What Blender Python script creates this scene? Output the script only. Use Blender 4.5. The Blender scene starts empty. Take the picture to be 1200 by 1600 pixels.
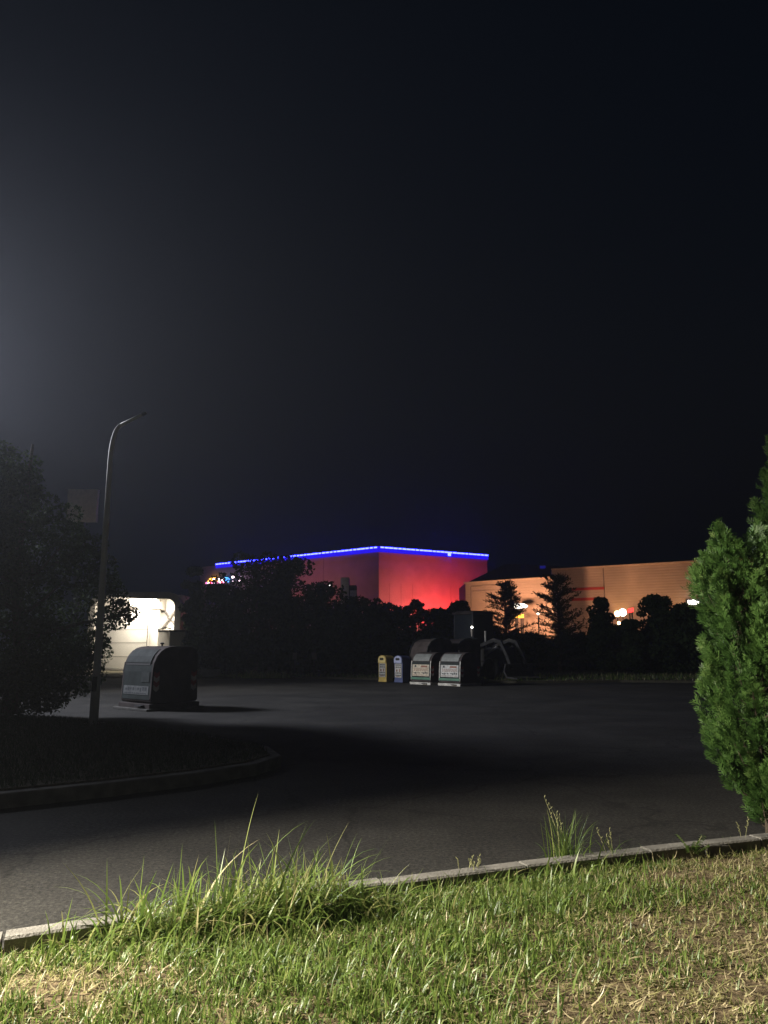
import bpy, math, random
import numpy as np
from mathutils import Vector, Matrix

random.seed(7)
rng = np.random.default_rng(7)
SC = bpy.context.scene
COL = SC.collection
R = math.radians
def lin(a, b, n, endpoint=True): return [float(v) for v in np.linspace(a, b, n, endpoint=endpoint)]
PITCH = R(10.0); F = 1200.0; CAMH = 1.6
CP, SP = math.cos(PITCH), math.sin(PITCH)

# ---------------------------------------------------------------- survey helpers (photo position + known distance/height -> world)
def ray(px, py):
    dx = (px - 600) / F; dy = (800 - py) / F
    return Vector((dx, CP - dy * SP, SP + dy * CP))
def atY(px, py, Y):
    r = ray(px, py); return Vector((0, 0, CAMH)) + r * (Y / r.y)
def atZ(px, py, z=0.0):
    r = ray(px, py); return Vector((0, 0, CAMH)) + r * ((z - CAMH) / r.z)

# ---------------------------------------------------------------- tags
def tag(o, label=None, cat=None, group=None, kind=None):
    if label: o['label'] = label
    if cat: o['category'] = cat
    if group: o['group'] = group
    if kind: o['kind'] = kind
    return o
def empty(name, loc=(0, 0, 0), rz=0.0, label=None, cat=None, group=None):
    o = bpy.data.objects.new(name, None); COL.objects.link(o)
    o.location = loc; o.rotation_euler = (0, 0, rz); o.empty_display_size = .2
    return tag(o, label, cat, group)

# ---------------------------------------------------------------- mesh building
class MB:
    def __init__(s): s.v = []; s.f = []; s.m = []
    def add(s, vs, fs, mi=0):
        b = len(s.v); s.v += [tuple(v) for v in vs]
        s.f += [tuple(b + i for i in f) for f in fs]; s.m += [mi] * len(fs); return s
    def box(s, c, size, rot=None, mi=0, taper=1.0):
        hx, hy, hz = [k / 2 for k in size]; vs = []
        for z, t in ((-hz, 1), (hz, taper)):
            for x, y in ((-hx, -hy), (hx, -hy), (hx, hy), (-hx, hy)):
                v = Vector((x * t, y * t, z))
                if rot is not None: v = rot @ v
                vs.append(v + Vector(c))
        return s.add(vs, [(3, 2, 1, 0), (4, 5, 6, 7), (0, 1, 5, 4), (1, 2, 6, 5), (2, 3, 7, 6), (3, 0, 4, 7)], mi)
    def tube(s, pts, rad, n=8, mi=0, cap=True):
        pts = [Vector(p) for p in pts]
        if not hasattr(rad, '__len__'): rad = [rad] * len(pts)
        vs = []; up = Vector((0, 0, 1))
        d0 = (pts[1] - pts[0]).normalized()
        if abs(d0.dot(up)) > .9: up = Vector((1, 0, 0))
        for i, p in enumerate(pts):
            d = (pts[min(i + 1, len(pts) - 1)] - pts[max(i - 1, 0)]).normalized()
            a = d.cross(up).normalized(); b = a.cross(d).normalized(); 
            for k in range(n):
                t = 2 * math.pi * k / n
                vs.append(p + (a * math.cos(t) + b * math.sin(t)) * rad[i])
        fs = [(i * n + k, i * n + (k + 1) % n, (i + 1) * n + (k + 1) % n, (i + 1) * n + k) for i in range(len(pts) - 1) for k in range(n)]
        if cap:
            fs.append(tuple(range(n))[::-1]); fs.append(tuple((len(pts) - 1) * n + k for k in range(n)))
        return s.add(vs, fs, mi)
    def prism(s, poly, h0, h1, mi=0):       # vertical prism over a ground polygon (list of (x, y)), counter-clockwise
        n = len(poly)
        vs = [(p[0], p[1], h0) for p in poly] + [(p[0], p[1], h1) for p in poly]
        fs = [tuple(range(n))[::-1], tuple(range(n, 2 * n))] + [(i, (i + 1) % n, n + (i + 1) % n, n + i) for i in range(n)]
        return s.add(vs, fs, mi)
    def extrude_y(s, prof, y0, y1, mi=0, caps=True):   # side profile of (x, z), pushed along y
        n = len(prof)
        vs = [(p[0], y0, p[1]) for p in prof] + [(p[0], y1, p[1]) for p in prof]
        fs = [(i, (i + 1) % n, n + (i + 1) % n, n + i) for i in range(n)]
        if caps: fs += [tuple(range(n))[::-1], tuple(range(n, 2 * n))]
        return s.add(vs, fs, mi)
    def sphere(s, c, r, nu=12, nv=8, mi=0, sz=1.0):
        vs = [(c[0], c[1], c[2] - r * sz)]
        for j in range(1, nv):
            t = math.pi * j / nv - math.pi / 2
            for i in range(nu):
                a = 2 * math.pi * i / nu
                vs.append((c[0] + r * math.cos(t) * math.cos(a), c[1] + r * math.cos(t) * math.sin(a), c[2] + r * sz * math.sin(t)))
        vs.append((c[0], c[1], c[2] + r * sz)); L = len(vs) - 1
        fs = [(0, 1 + (i + 1) % nu, 1 + i) for i in range(nu)]
        for j in range(nv - 2):
            b = 1 + j * nu
            fs += [(b + i, b + (i + 1) % nu, b + nu + (i + 1) % nu, b + nu + i) for i in range(nu)]
        b = 1 + (nv - 2) * nu
        fs += [(b + i, b + (i + 1) % nu, L) for i in range(nu)]
        return s.add(vs, fs, mi)
    def wheel(s, c, r, w, n=24, mi=0):
        prof = [(r * .55, -w * .42), (r * .88, -w * .5), (r, -w * .3), (r, w * .3), (r * .88, w * .5), (r * .55, w * .42)]
        vs = []; m = len(prof)
        for k in range(n):
            a = 2 * math.pi * k / n
            vs += [(c[0] + p[0] * math.cos(a), c[1] + p[1], c[2] + p[0] * math.sin(a)) for p in prof]
        fs = [(k * m + j, k * m + (j + 1) % m, ((k + 1) % n) * m + (j + 1) % m, ((k + 1) % n) * m + j) for k in range(n) for j in range(m)]
        return s.add(vs, fs, mi)
    def build(s, name, mats, parent=None, smooth=False, bevel=0.0):
        me = bpy.data.meshes.new(name); me.from_pydata(s.v, [], s.f)
        if not isinstance(mats, (list, tuple)): mats = [mats]
        for m in mats: me.materials.append(m)
        me.polygons.foreach_set('material_index', s.m)
        if smooth: me.polygons.foreach_set('use_smooth', [True] * len(s.f))
        me.update()
        o = bpy.data.objects.new(name, me); COL.objects.link(o)
        if parent: o.parent = parent
        if bevel:
            b = o.modifiers.new('Bevel', 'BEVEL'); b.width = bevel; b.segments = 2; b.limit_method = 'ANGLE'; b.angle_limit = R(35)
        return o

def np_mesh(name, V, Q, mat, tint=None, parent=None, T=None):
    """V (n,3) vertices, Q (m,4) quads, T (k,3) triangles, tint (n,) one value per vertex"""
    me = bpy.data.meshes.new(name)
    nq = 0 if Q is None else len(Q); nt = 0 if T is None else len(T)
    me.vertices.add(len(V)); me.vertices.foreach_set('co', V.astype(np.float32).ravel())
    loops = np.concatenate([x.ravel() for x in (Q, T) if x is not None]).astype(np.int32)
    me.loops.add(len(loops)); me.loops.foreach_set('vertex_index', loops)
    starts = np.concatenate([np.arange(nq) * 4, nq * 4 + np.arange(nt) * 3]).astype(np.int32)
    me.polygons.add(nq + nt); me.polygons.foreach_set('loop_start', starts)
    me.update(calc_edges=True); me.validate()
    if tint is not None:
        a = me.attributes.new('tint', 'FLOAT', 'POINT'); a.data.foreach_set('value', tint.astype(np.float32))
    me.materials.append(mat)
    o = bpy.data.objects.new(name, me); COL.objects.link(o)
    if parent: o.parent = parent
    return o

# ---------------------------------------------------------------- materials
def new_mat(name):
    m = bpy.data.materials.new(name); m.use_nodes = True
    nt = m.node_tree; nt.nodes.clear()
    out = nt.nodes.new('ShaderNodeOutputMaterial')
    return m, nt, out
def N(nt, t, **kw):
    n = nt.nodes.new(t)
    for k, v in kw.items():
        if k in n.inputs: n.inputs[k].default_value = v
        else: setattr(n, k, v)
    return n
def ramp(nt, fac, stops):
    r = nt.nodes.new('ShaderNodeValToRGB'); e = r.color_ramp.elements
    while len(e) < len(stops): e.new(.5)
    for el, (p, c) in zip(e, stops): el.position = p; el.color = (*c, 1)
    nt.links.new(fac, r.inputs['Fac']); return r.outputs['Color']
def mat(name, c, rough=.6, metal=0.0, var=.25, scale=4.0, bump=0.0, bscale=40.0, spec=.4, detail=6):
    m, nt, out = new_mat(name)
    b = N(nt, 'ShaderNodeBsdfPrincipled', Roughness=rough, Metallic=metal)
    b.inputs['Specular IOR Level'].default_value = spec
    tc = N(nt, 'ShaderNodeTexCoord')
    nz = N(nt, 'ShaderNodeTexNoise', Scale=scale, Detail=detail)
    nt.links.new(tc.outputs['Object'], nz.inputs['Vector'])
    lo = tuple(max(0, x * (1 - var)) for x in c); hi = tuple(min(1, x * (1 + var)) for x in c)
    nt.links.new(ramp(nt, nz.outputs['Fac'], [(.3, lo), (.7, hi)]), b.inputs['Base Color'])
    if bump:
        n2 = N(nt, 'ShaderNodeTexNoise', Scale=bscale, Detail=4.0)
        nt.links.new(tc.outputs['Object'], n2.inputs['Vector'])
        bp = N(nt, 'ShaderNodeBump', Strength=bump, Distance=.02)
        nt.links.new(n2.outputs['Fac'], bp.inputs['Height']); nt.links.new(bp.outputs['Normal'], b.inputs['Normal'])
    nt.links.new(b.outputs['BSDF'], out.inputs['Surface'])
    return m
def glow(name, c, strength):
    m, nt, out = new_mat(name)
    e = N(nt, 'ShaderNodeEmission', Color=(*c, 1), Strength=strength)
    nt.links.new(e.outputs['Emission'], out.inputs['Surface']); return m
def leaf_mat(name, stops, trans=.35, rough=.55, spec=.3):
    m, nt, out = new_mat(name)
    at = N(nt, 'ShaderNodeAttribute', attribute_name='tint')
    col = ramp(nt, at.outputs['Fac'], stops)
    b = N(nt, 'ShaderNodeBsdfPrincipled', Roughness=rough); b.inputs['Specular IOR Level'].default_value = spec
    t = N(nt, 'ShaderNodeBsdfTranslucent')
    nt.links.new(col, b.inputs['Base Color']); nt.links.new(col, t.inputs['Color'])
    mx = N(nt, 'ShaderNodeMixShader', Fac=trans)
    nt.links.new(b.outputs[0], mx.inputs[1]); nt.links.new(t.outputs[0], mx.inputs[2])
    nt.links.new(mx.outputs[0], out.inputs['Surface']); return m
def asphalt():
    m, nt, out = new_mat('asphalt')
    b = N(nt, 'ShaderNodeBsdfPrincipled', Roughness=.9); b.inputs['Specular IOR Level'].default_value = .15
    g = N(nt, 'ShaderNodeNewGeometry')
    big = N(nt, 'ShaderNodeTexNoise', Scale=.55, Detail=7.0, Roughness=.65)
    fine = N(nt, 'ShaderNodeTexVoronoi', Scale=85.0)
    mid = N(nt, 'ShaderNodeTexNoise', Scale=30.0, Detail=6.0, Roughness=.8)
    for n in (big, fine, mid): nt.links.new(g.outputs['Position'], n.inputs['Vector'])
    c1 = ramp(nt, big.outputs['Fac'], [(.34, (.022, .021, .020)), (.52, (.035, .0335, .0313)), (.68, (.050, .0475, .044))])
    c2 = ramp(nt, mid.outputs['Fac'], [(.34, (.3, .3, .3)), (.5, (.95, .95, .95)), (.66, (1.95, 1.92, 1.84))])
    c3 = ramp(nt, fine.outputs['Color'], [(.0, (.7, .7, .7)), (.8, (1.05, 1.05, 1.05)), (1, (1.5, 1.5, 1.45))])
    mx = N(nt, 'ShaderNodeMix', data_type='RGBA', blend_type='MULTIPLY'); mx.inputs[0].default_value = 1
    nt.links.new(c1, mx.inputs[6]); nt.links.new(c2, mx.inputs[7])
    m2 = N(nt, 'ShaderNodeMix', data_type='RGBA', blend_type='MULTIPLY'); m2.inputs[0].default_value = 1
    nt.links.new(mx.outputs[2], m2.inputs[6]); nt.links.new(c3, m2.inputs[7])
    # cracks
    vo = N(nt, 'ShaderNodeTexVoronoi', Scale=.35, feature='DISTANCE_TO_EDGE')
    wp = N(nt, 'ShaderNodeTexNoise', Scale=1.6, Detail=5.0)
    nt.links.new(g.outputs['Position'], wp.inputs['Vector'])
    ad = N(nt, 'ShaderNodeMix', data_type='RGBA', blend_type='ADD'); ad.inputs[0].default_value = .9
    nt.links.new(g.outputs['Position'], ad.inputs[6]); nt.links.new(wp.outputs['Color'], ad.inputs[7])
    nt.links.new(ad.outputs[2], vo.inputs['Vector'])
    ck = ramp(nt, vo.outputs['Distance'], [(0, (.45, .45, .45)), (.006, (.6, .6, .6)), (.012, (1, 1, 1))])
    m3 = N(nt, 'ShaderNodeMix', data_type='RGBA', blend_type='MULTIPLY'); m3.inputs[0].default_value = .7
    nt.links.new(m2.outputs[2], m3.inputs[6]); nt.links.new(ck, m3.inputs[7])
    nt.links.new(m3.outputs[2], b.inputs['Base Color'])
    bp = N(nt, 'ShaderNodeBump', Strength=.7, Distance=.012)
    nt.links.new(mid.outputs['Fac'], bp.inputs['Height']); nt.links.new(bp.outputs['Normal'], b.inputs['Normal'])
    nt.links.new(b.outputs[0], out.inputs['Surface']); return m
def soil(name, c1, c2, c3):
    m, nt, out = new_mat(name)
    b = N(nt, 'ShaderNodeBsdfPrincipled', Roughness=.95); b.inputs['Specular IOR Level'].default_value = .1
    g = N(nt, 'ShaderNodeNewGeometry')
    a = N(nt, 'ShaderNodeTexNoise', Scale=22.0, Detail=8.0, Roughness=.7)
    nt.links.new(g.outputs['Position'], a.inputs['Vector'])
    nt.links.new(ramp(nt, a.outputs['Fac'], [(.3, c1), (.5, c2), (.7, c3)]), b.inputs['Base Color'])
    bp = N(nt, 'ShaderNodeBump', Strength=.9, Distance=.03)
    nt.links.new(a.outputs['Fac'], bp.inputs['Height']); nt.links.new(bp.outputs['Normal'], b.inputs['Normal'])
    nt.links.new(b.outputs[0], out.inputs['Surface']); return m
def cladding(name, c, period=.45, vertical=False, bump=.5, seam=3.2, seam_dark=.78):
    """sheet-metal wall: horizontal ribs and wide panel joints, world scale"""
    m, nt, out = new_mat(name)
    b = N(nt, 'ShaderNodeBsdfPrincipled', Roughness=.55); b.inputs['Specular IOR Level'].default_value = .35
    tc = N(nt, 'ShaderNodeTexCoord')
    w = N(nt, 'ShaderNodeTexWave', Scale=1.0 / period / 2, Distortion=.25, Detail=1.0)
    w.bands_direction = 'Z'
    nt.links.new(tc.outputs['Object'], w.inputs['Vector'])
    nz = N(nt, 'ShaderNodeTexNoise', Scale=.5, Detail=6.0)
    nt.links.new(tc.outputs['Object'], nz.inputs['Vector'])
    col = ramp(nt, nz.outputs['Fac'], [(.3, tuple(x * .86 for x in c)), (.7, tuple(min(1, x * 1.1) for x in c))])
    nt.links.new(col, b.inputs['Base Color'])
    bp = N(nt, 'ShaderNodeBump', Strength=bump, Distance=.06)
    nt.links.new(w.outputs['Fac'], bp.inputs['Height']); nt.links.new(bp.outputs['Normal'], b.inputs['Normal'])
    nt.links.new(b.outputs[0], out.inputs['Surface']); return m

M = dict(
    asphalt=asphalt(),
    kerb=mat('kerb concrete', (.17, .16, .145), .9, var=.3, scale=6, bump=.5, bscale=60, spec=.2),
    pole=mat('galvanised pole', (.72, .70, .66), .6, .0, .12, 3),
    soil=soil('dry lawn soil', (.035, .028, .016), (.11, .082, .048), (.27, .205, .125)),
    verge=soil('rough verge', (.05, .045, .03), (.10, .09, .06), (.17, .15, .11)),
    bark=mat('bark', (.06, .045, .03), .9, var=.4, scale=12, bump=.8),
    foliage=leaf_mat('dark foliage', [(0, (.018, .032, .012)), (.6, (.038, .065, .022)), (1, (.06, .085, .03))], .2, .75, .08),
    needles=leaf_mat('cedar needles', [(0, (.02, .03, .014)), (.6, (.04, .055, .025)), (1, (.075, .09, .04))], .15),
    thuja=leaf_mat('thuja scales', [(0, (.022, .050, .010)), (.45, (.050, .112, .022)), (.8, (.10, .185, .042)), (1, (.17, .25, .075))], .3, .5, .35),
    grass=leaf_mat('grass blades', [(0, (.030, .060, .012)), (.35, (.088, .145, .028)), (.6, (.175, .245, .052)), (.78, (.27, .26, .10)), (1, (.50, .42, .26))], .42, .42, .45),
    body=mat('container grey green', (.024, .030, .029), .75, .0, .35, 3, .15, 30, .12),
    bodyflap=mat('container flap', (.19, .20, .19), .5, var=.2, scale=5),
    labeldull=mat('weathered dull label', (.10, .105, .105), .6, var=.35, scale=9),
    flapdark=mat('container dull flap', (.036, .041, .040), .8, var=.3, scale=5, spec=.12),
    bodydark=mat('container dark side', (.055, .045, .043), .8, var=.4, scale=3, bump=.2, bscale=25, spec=.15),
    steel=mat('worn steel base', (.42, .41, .38), .6, .2, .35, 6),
    black=mat('black rubber', (.012, .012, .012), .8, var=.3),
    label=mat('faded label', (.42, .42, .40), .6, var=.3, scale=9),
    labelwarm=mat('warm faded label', (.45, .40, .31), .6, var=.3, scale=9),
    green=mat('green band', (.05, .15, .10), .5, var=.2),
    ink=mat('ink', (.04, .045, .05), .6, var=.3),
    brownink=mat('brown ink', (.20, .09, .06), .6, var=.3),
    chevred=mat('chevron red', (.35, .05, .04), .5, var=.2),
    chevwhite=mat('chevron white', (.62, .55, .47), .5, var=.2),
    yellow=mat('yellow plastic', (.52, .38, .10), .45, var=.2),
    yellowlid=mat('pale yellow lid', (.72, .58, .24), .45, var=.15),
    blue=mat('blue plastic', (.06, .08, .19), .45, var=.2),
    bluelid=mat('pale blue lid', (.34, .38, .55), .45, var=.15),
    white=mat('white panel', (.80, .76, .68), .55, var=.06, scale=1.2),
    cream=mat('cream frame', (.50, .46, .40), .5, var=.12),
    greybox=mat('grey cabinet', (.36, .31, .27), .6, var=.15),
    brace=mat('brace steel', (.22, .20, .18), .5, .3, .2),
    dark=mat('dark painted metal', (.03, .03, .034), .6, var=.3),
    darkwall=mat('dark roof sheet', (.035, .032, .035), .7, var=.25),
    mall=cladding('pale mall cladding', (.46, .40, .39), .6, bump=.06),
    tan=cladding('tan ribbed cladding', (.50, .42, .36), .42, bump=.22),
    trim=mat('pale roof trim', (.62, .52, .42), .5, var=.1),
    joint2=mat('dirty pad concrete', (.07, .066, .06), .9, var=.35, scale=5, bump=.4),
    joint=mat('panel joint', (.24, .20, .19), .7, var=.2),
    redband=mat('red stripe', (.42, .03, .03), .5, var=.15),
    concrete=mat('pale concrete', (.45, .42, .37), .9, var=.3, scale=5, bump=.5),
    glass=mat('tinted cab glass', (.03, .035, .04), .12, var=.1, spec=.6),
    arm=mat('worn loader paint', (.05, .047, .042), .5, var=.4, scale=6),
    stone=mat('lamp screen render', (.35, .33, .30), .9, var=.2),
)
GL = dict(
    tube=glow('fluorescent tube', (1.0, .95, .84), 30),
    led=glow('led core', (.024, .029, 1.0), 30.0),
    ledband=glow('led fascia glow', (.022, .006, 1.0), .9),  # fascia glow stands in for blue light cast by the LED tubes
    warm=glow('warm lamp globe', (1.0, .62, .28), 14),
    cool=glow('cool lamp globe', (1.0, .95, .85), 9),
    sign=glow('lit white sign', (1.0, .93, .8), 6),
    signyellow=glow('lit yellow sign', (1.0, .5, .06), 3),
    signred=glow('lit red sign', (1.0, .05, .04), 3),
    neonw=glow('neon white', (1.0, .75, .85), 7),
    neony=glow('neon yellow', (1.0, .45, .06), 4),
    neonr=glow('neon red', (1.0, .03, .05), 3),
    neonb=glow('neon blue', (.08, .35, 1.0), 3),
    neonp=glow('neon pink', (1.0, .25, .6), 4),
    bluedot=glow('blue beacon', (.05, .05, 1.0), .12),
)

# ================================================================ SETTING: ground
def sheet(name, pts, z, m, kind='structure'):
    b = MB(); b.add([(p[0], p[1], z) for p in pts], [tuple(range(len(pts)))])
    return tag(b.build(name, m), kind=kind)
sheet('road', [(-320, -60), (320, -60), (320, 420), (-320, 420)], 0.0, M['asphalt'])

# --- lawn kerb line (near edge, at kerb top z=.10)
KZ = .10
k0, k1, k2 = atZ(-0, 1466, KZ), atZ(600, 1380, KZ), atZ(1185, 1311, KZ)
def kerb_y(x):   # near edge of the kerb as a function of x
    xs = [k0.x, k1.x, k2.x]; ys = [k0.y, k1.y, k2.y]
    def L(t): 
        s = 0
        for i in range(3):
            p = ys[i]
            for j in range(3):
                if j != i: p *= (t - xs[j]) / (xs[i] - xs[j])
            s += p
        return s
    if k0.x <= x <= k2.x: return L(x)
    e = k0.x if x < k0.x else k2.x
    d = (L(e + .01) - L(e - .01)) / .02
    return L(e) + d * (x - e)
KW = .15
kb = MB()
xs = np.arange(-14.0, 16.01, 1.0)
for i in range(len(xs) - 1):        # kerbstones of one metre with narrow joints, one continuous kerb
    xa, xb = xs[i] + .008, xs[i + 1] - .008
    dz = random.uniform(-.006, .006); vs = []
    for x in (xa, xb):
        y = kerb_y(x)
        for dy, z in ((0, -.15), (0, KZ - .012 + dz), (.012, KZ + dz), (KW - .03, KZ + dz), (KW, KZ - .03 + dz), (KW, -.15)):
            vs.append((x - dy * .36, y + dy * .93, z))
    fs = [(j, j + 1, 7 + j, 6 + j) for j in range(5)] + [(0, 6, 11, 5)] + [(5, 4, 3, 2, 1, 0), (6, 7, 8, 9, 10, 11)]
    kb.add(vs, [f[::-1] for f in fs])
tag(kb.build('kerb', M['kerb']), kind='structure')

# --- lawn sheet
def hnoise(x, y, s=1.0, seed=0):
    return (np.sin(x * 1.7 * s + seed) * np.cos(y * 2.1 * s + seed * 1.3) + .5 * np.sin(x * 4.3 * s + 1.1 + seed) * np.sin(y * 3.7 * s + .4) + .3 * np.sin(x * 9.1 * s + y * 7.3 * s + seed)) / 1.8
def lawn_z(x, y):
    d = np.clip((np.vectorize(kerb_y)(x) - y), 0, 10)
    return .006 + np.clip(d / .6, 0, 1) * .05 + .022 * hnoise(x, y, 1.3) * np.clip(d / .25, 0, 1)
gx = np.concatenate([lin(-14, -3.2, 20), lin(-3, 4.6, 90), lin(5, 16, 20)])
ny = 70
V = []; 
for j in range(ny + 1):
    t = j / ny
    for x in gx:
        y1 = kerb_y(x) + .02; y0 = min(-6.0, y1 - 2)
        tt = 1 - (1 - t) ** 2
        V.append((x, y0 + (y1 - y0) * tt, 0))
V = np.array(V); V[:, 2] = lawn_z(V[:, 0], V[:, 1])
nx = len(gx)
Q = np.array([(j * nx + i, j * nx + i + 1, (j + 1) * nx + i + 1, (j + 1) * nx + i) for j in range(ny) for i in range(nx - 1)])
o = np_mesh('lawn_ground', V, Q, M['soil']); tag(o, kind='structure')

# --- grass blades
def blades(x, y, z, h, w, lean, curl, az, tint, seg=2):
    n = len(x); t = lin(0, 1, seg + 1)
    out = np.zeros((n, seg * 2 + 1, 3)); tn = np.zeros((n, seg * 2 + 1))
    ca, sa = np.cos(az), np.sin(az)
    tw = az + np.pi / 2 + rng.normal(0, .5, n); cx, cy = np.cos(tw), np.sin(tw)
    for k in range(seg + 1):
        s = t[k]; ang = lean + curl * s
        d = h * s * np.sin(np.clip(ang * .75, -2.6, 2.6)); zz = h * s * np.cos(np.clip(ang * .75, -2.6, 2.6))
        px_, py_, pz_ = x + ca * d, y + sa * d, z + np.maximum(zz, -.0)
        ww = w * (1 - s ** 1.6) * .5 + w * .04
        if k < seg:
            out[:, 2 * k] = np.stack([px_ - cx * ww, py_ - cy * ww, pz_], 1)
            out[:, 2 * k + 1] = np.stack([px_ + cx * ww, py_ + cy * ww, pz_], 1)
            tn[:, 2 * k] = tn[:, 2 * k + 1] = tint
        else:
            out[:, 2 * k] = np.stack([px_, py_, pz_], 1); tn[:, 2 * k] = np.clip(tint + .06, 0, 1)
    b = np.arange(n)[:, None] * (seg * 2 + 1)
    Q = np.concatenate([np.stack([b[:, 0] + 2 * k, b[:, 0] + 2 * k + 1, b[:, 0] + 2 * k + 3, b[:, 0] + 2 * k + 2], 1) for k in range(seg - 1)]) if seg > 1 else None
    T = np.stack([b[:, 0] + 2 * seg - 2, b[:, 0] + 2 * seg - 1, b[:, 0] + 2 * seg], 1)
    return out.reshape(-1, 3), Q, T, tn.ravel()
def spot_w(x, y, spots):
    s = np.zeros_like(x)
    for (px, py, rx, ry, a) in spots:
        c = atZ(px, py, .04); s = np.maximum(s, a * np.exp(-(((x - c.x) / rx) ** 2 + ((y - c.y) / ry) ** 2)))
    return s
DRY = [(1000, 1450, .4, .2, .6), (1150, 1560, .6, .3, .9), (950, 1590, .5, .2, .8), (1100, 1430, .4, .2, .6), (60, 1560, .38, .30, 1), (1185, 1350, .60, .32, 1.0), (1080, 1370, .5, .22, .75), (1050, 1570, .75, .25, .95), (1180, 1480, .5, .4, .8), (700, 1440, .5, .08, .35), (260, 1490, .25, .06, .4), (60, 1480, .4, .12, .8)]
def in_lawn(n):
    n = int(n * 1.45); x = rng.uniform(-4.6, 6.6, n); y = rng.uniform(2.3, 7.6, n)
    ky = np.vectorize(kerb_y)(x)
    k = (y < ky - .02) & (np.abs(x) < .58 * y + 1.9)
    return x[k], y[k]
x, y = in_lawn(300000)
dry = np.clip(spot_w(x, y, DRY) + .26 * hnoise(x, y, 2.2, 3) - .04 + np.clip((x - .3) * .16, 0, .35), 0, 1)
dens = np.clip(.72 - .45 * dry + .40 * hnoise(x, y, 3.1, 1) + .45 * hnoise(x, y, 11.0, 6), .06, 1)
k = rng.random(len(x)) < dens; x, y, dry = x[k], y[k], dry[k]
n = len(x)
tuft = np.clip(.5 + .8 * hnoise(x, y, 2.7, 5), 0, 1)
clump = np.clip(.5 + .9 * hnoise(x, y, 9.0, 2) + .5 * hnoise(x, y, 21.0, 4), 0, 1.3)
h = (.022 + .065 * rng.random(n) ** 1.7) * (.55 + .5 * tuft + .55 * clump) * (1 - .4 * dry)
isdry = rng.random(n) < dry * .75 + .12
lean = np.where(isdry, rng.uniform(.5, 1.7, n), np.abs(rng.normal(.35, .40, n)))
tint = np.where(isdry, rng.uniform(.74, 1.0, n), np.clip(rng.normal(.36, .17, n) + .14 * tuft, 0, .7))
Vb, Qb, Tb, tb = blades(x, y, lawn_z(x, y), h, rng.uniform(.0045, .0095, n), lean, rng.normal(.5, .5, n), rng.uniform(0, 6.283, n), tint, 2)
o = np_mesh('lawn_grass', Vb, Qb, M['grass'], tb, T=Tb); tag(o, 'mown green and straw coloured lawn in front of the kerb', 'grass', kind='stuff')

# broader leaf weeds and dead thatch lying in the lawn
x, y = in_lawn(26000); n = len(x)
dry = np.clip(spot_w(x, y, DRY), 0, 1)
k = rng.random(n) < .28 + .6 * dry; x, y = x[k], y[k]; n = len(x)
Vb, Qb, Tb, tb = blades(x, y, lawn_z(x, y) + rng.uniform(.004, .03, n), rng.uniform(.04, .12, n), rng.uniform(.003, .009, n), rng.uniform(1.5, 2.1, n), rng.normal(0, .6, n), rng.uniform(0, 6.283, n), rng.uniform(.72, 1, n), 3)
o = np_mesh('lawn_thatch', Vb, Qb, M['grass'], tb, T=Tb); tag(o, 'dead straw and thatch scattered through the lawn', 'dry grass', kind='stuff')
# lighter, taller lush blades in patches
x, y = in_lawn(80000)
LUSH = [(380, 1500, .5, .18, .7), (560, 1500, .4, .2, .8), (650, 1370, .25, .06, 1), (800, 1355, .25, .06, .9), (900, 1350, .3, .07, .8), (980, 1340, .2, .05, .6), (120, 1500, .12, .06, .9), (640, 1400, .5, .10, .9), (860, 1380, .4, .10, .8), (720, 1425, .6, .12, .7), (640, 1560, .5, .25, 1), (450, 1540, .4, .2, 1), (820, 1430, .5, .2, .9), (560, 1430, .35, .2, 1), (980, 1420, .3, .12, .8), (200, 1590, .1, .1, 1), (10, 1590, .15, .1, 1), (740, 1400, .5, .12, .8), (700, 1490, .4, .15, .7)]
k = rng.random(len(x)) < spot_w(x, y, LUSH) * .55; x, y = x[k], y[k]; n = len(x)
Vb, Qb, Tb, tb = blades(x, y, lawn_z(x, y), rng.uniform(.06, .19, n), rng.uniform(.006, .013, n), np.abs(rng.normal(.3, .3, n)), rng.normal(.9, .6, n), rng.uniform(0, 6.283, n), np.clip(rng.normal(.46, .13, n), 0, .75), 3)
o = np_mesh('lush_grass', Vb, Qb, M['grass'], tb, T=Tb); tag(o, 'longer lush green blades patched through the lawn', 'grass', kind='stuff')

# tall grass at the kerb
TALL = [(120, 1500, 260), (165, 1470, 200), (230, 1462, 700), (290, 1455, 800), (340, 1448, 850), (400, 1445, 1100), (440, 1435, 1300), (480, 1428, 1100), (530, 1420, 800), (580, 1420, 500), (620, 1430, 300), (690, 1392, 110), (760, 1378, 90), (830, 1366, 150), (900, 1356, 170), (960, 1346, 60)]
X = []; Y = []; H = []
for (px, py, c) in TALL:
    g = atZ(px, py, .04); m_ = int(c * .33)
    xx = rng.normal(g.x, .16, m_); yy = rng.normal(g.y, .10, m_)
    tall = {120: .20, 165: .20, 230: .40, 290: .40, 340: .38, 400: .43, 440: .44, 480: .40, 530: .34, 580: .20, 620: .14, 690: .13, 760: .12, 830: .17, 900: .20, 960: .16}[px]
    X.append(xx); Y.append(yy); H.append((.22 + 1.0 * rng.random(m_) ** 1.8) * tall)
x, y, h = map(np.concatenate, (X, Y, H)); y = np.minimum(y, np.vectorize(kerb_y)(x) - .03); n = len(x)
strag = rng.random(n) < .035; h = np.where(strag, h * 1.25 + .08, h)
Vb, Qb, Tb, tb = blades(x, y, lawn_z(x, y), h, rng.uniform(.007, .019, n), np.where(strag, .5, 1) * np.abs(rng.normal(.28, .26, n)), np.where(strag, .45, 1) * np.abs(rng.normal(1.2, .8, n)), rng.normal(.2, 1.7, n), np.clip(rng.normal(.57, .15, n), .1, .95), 7)
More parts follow.
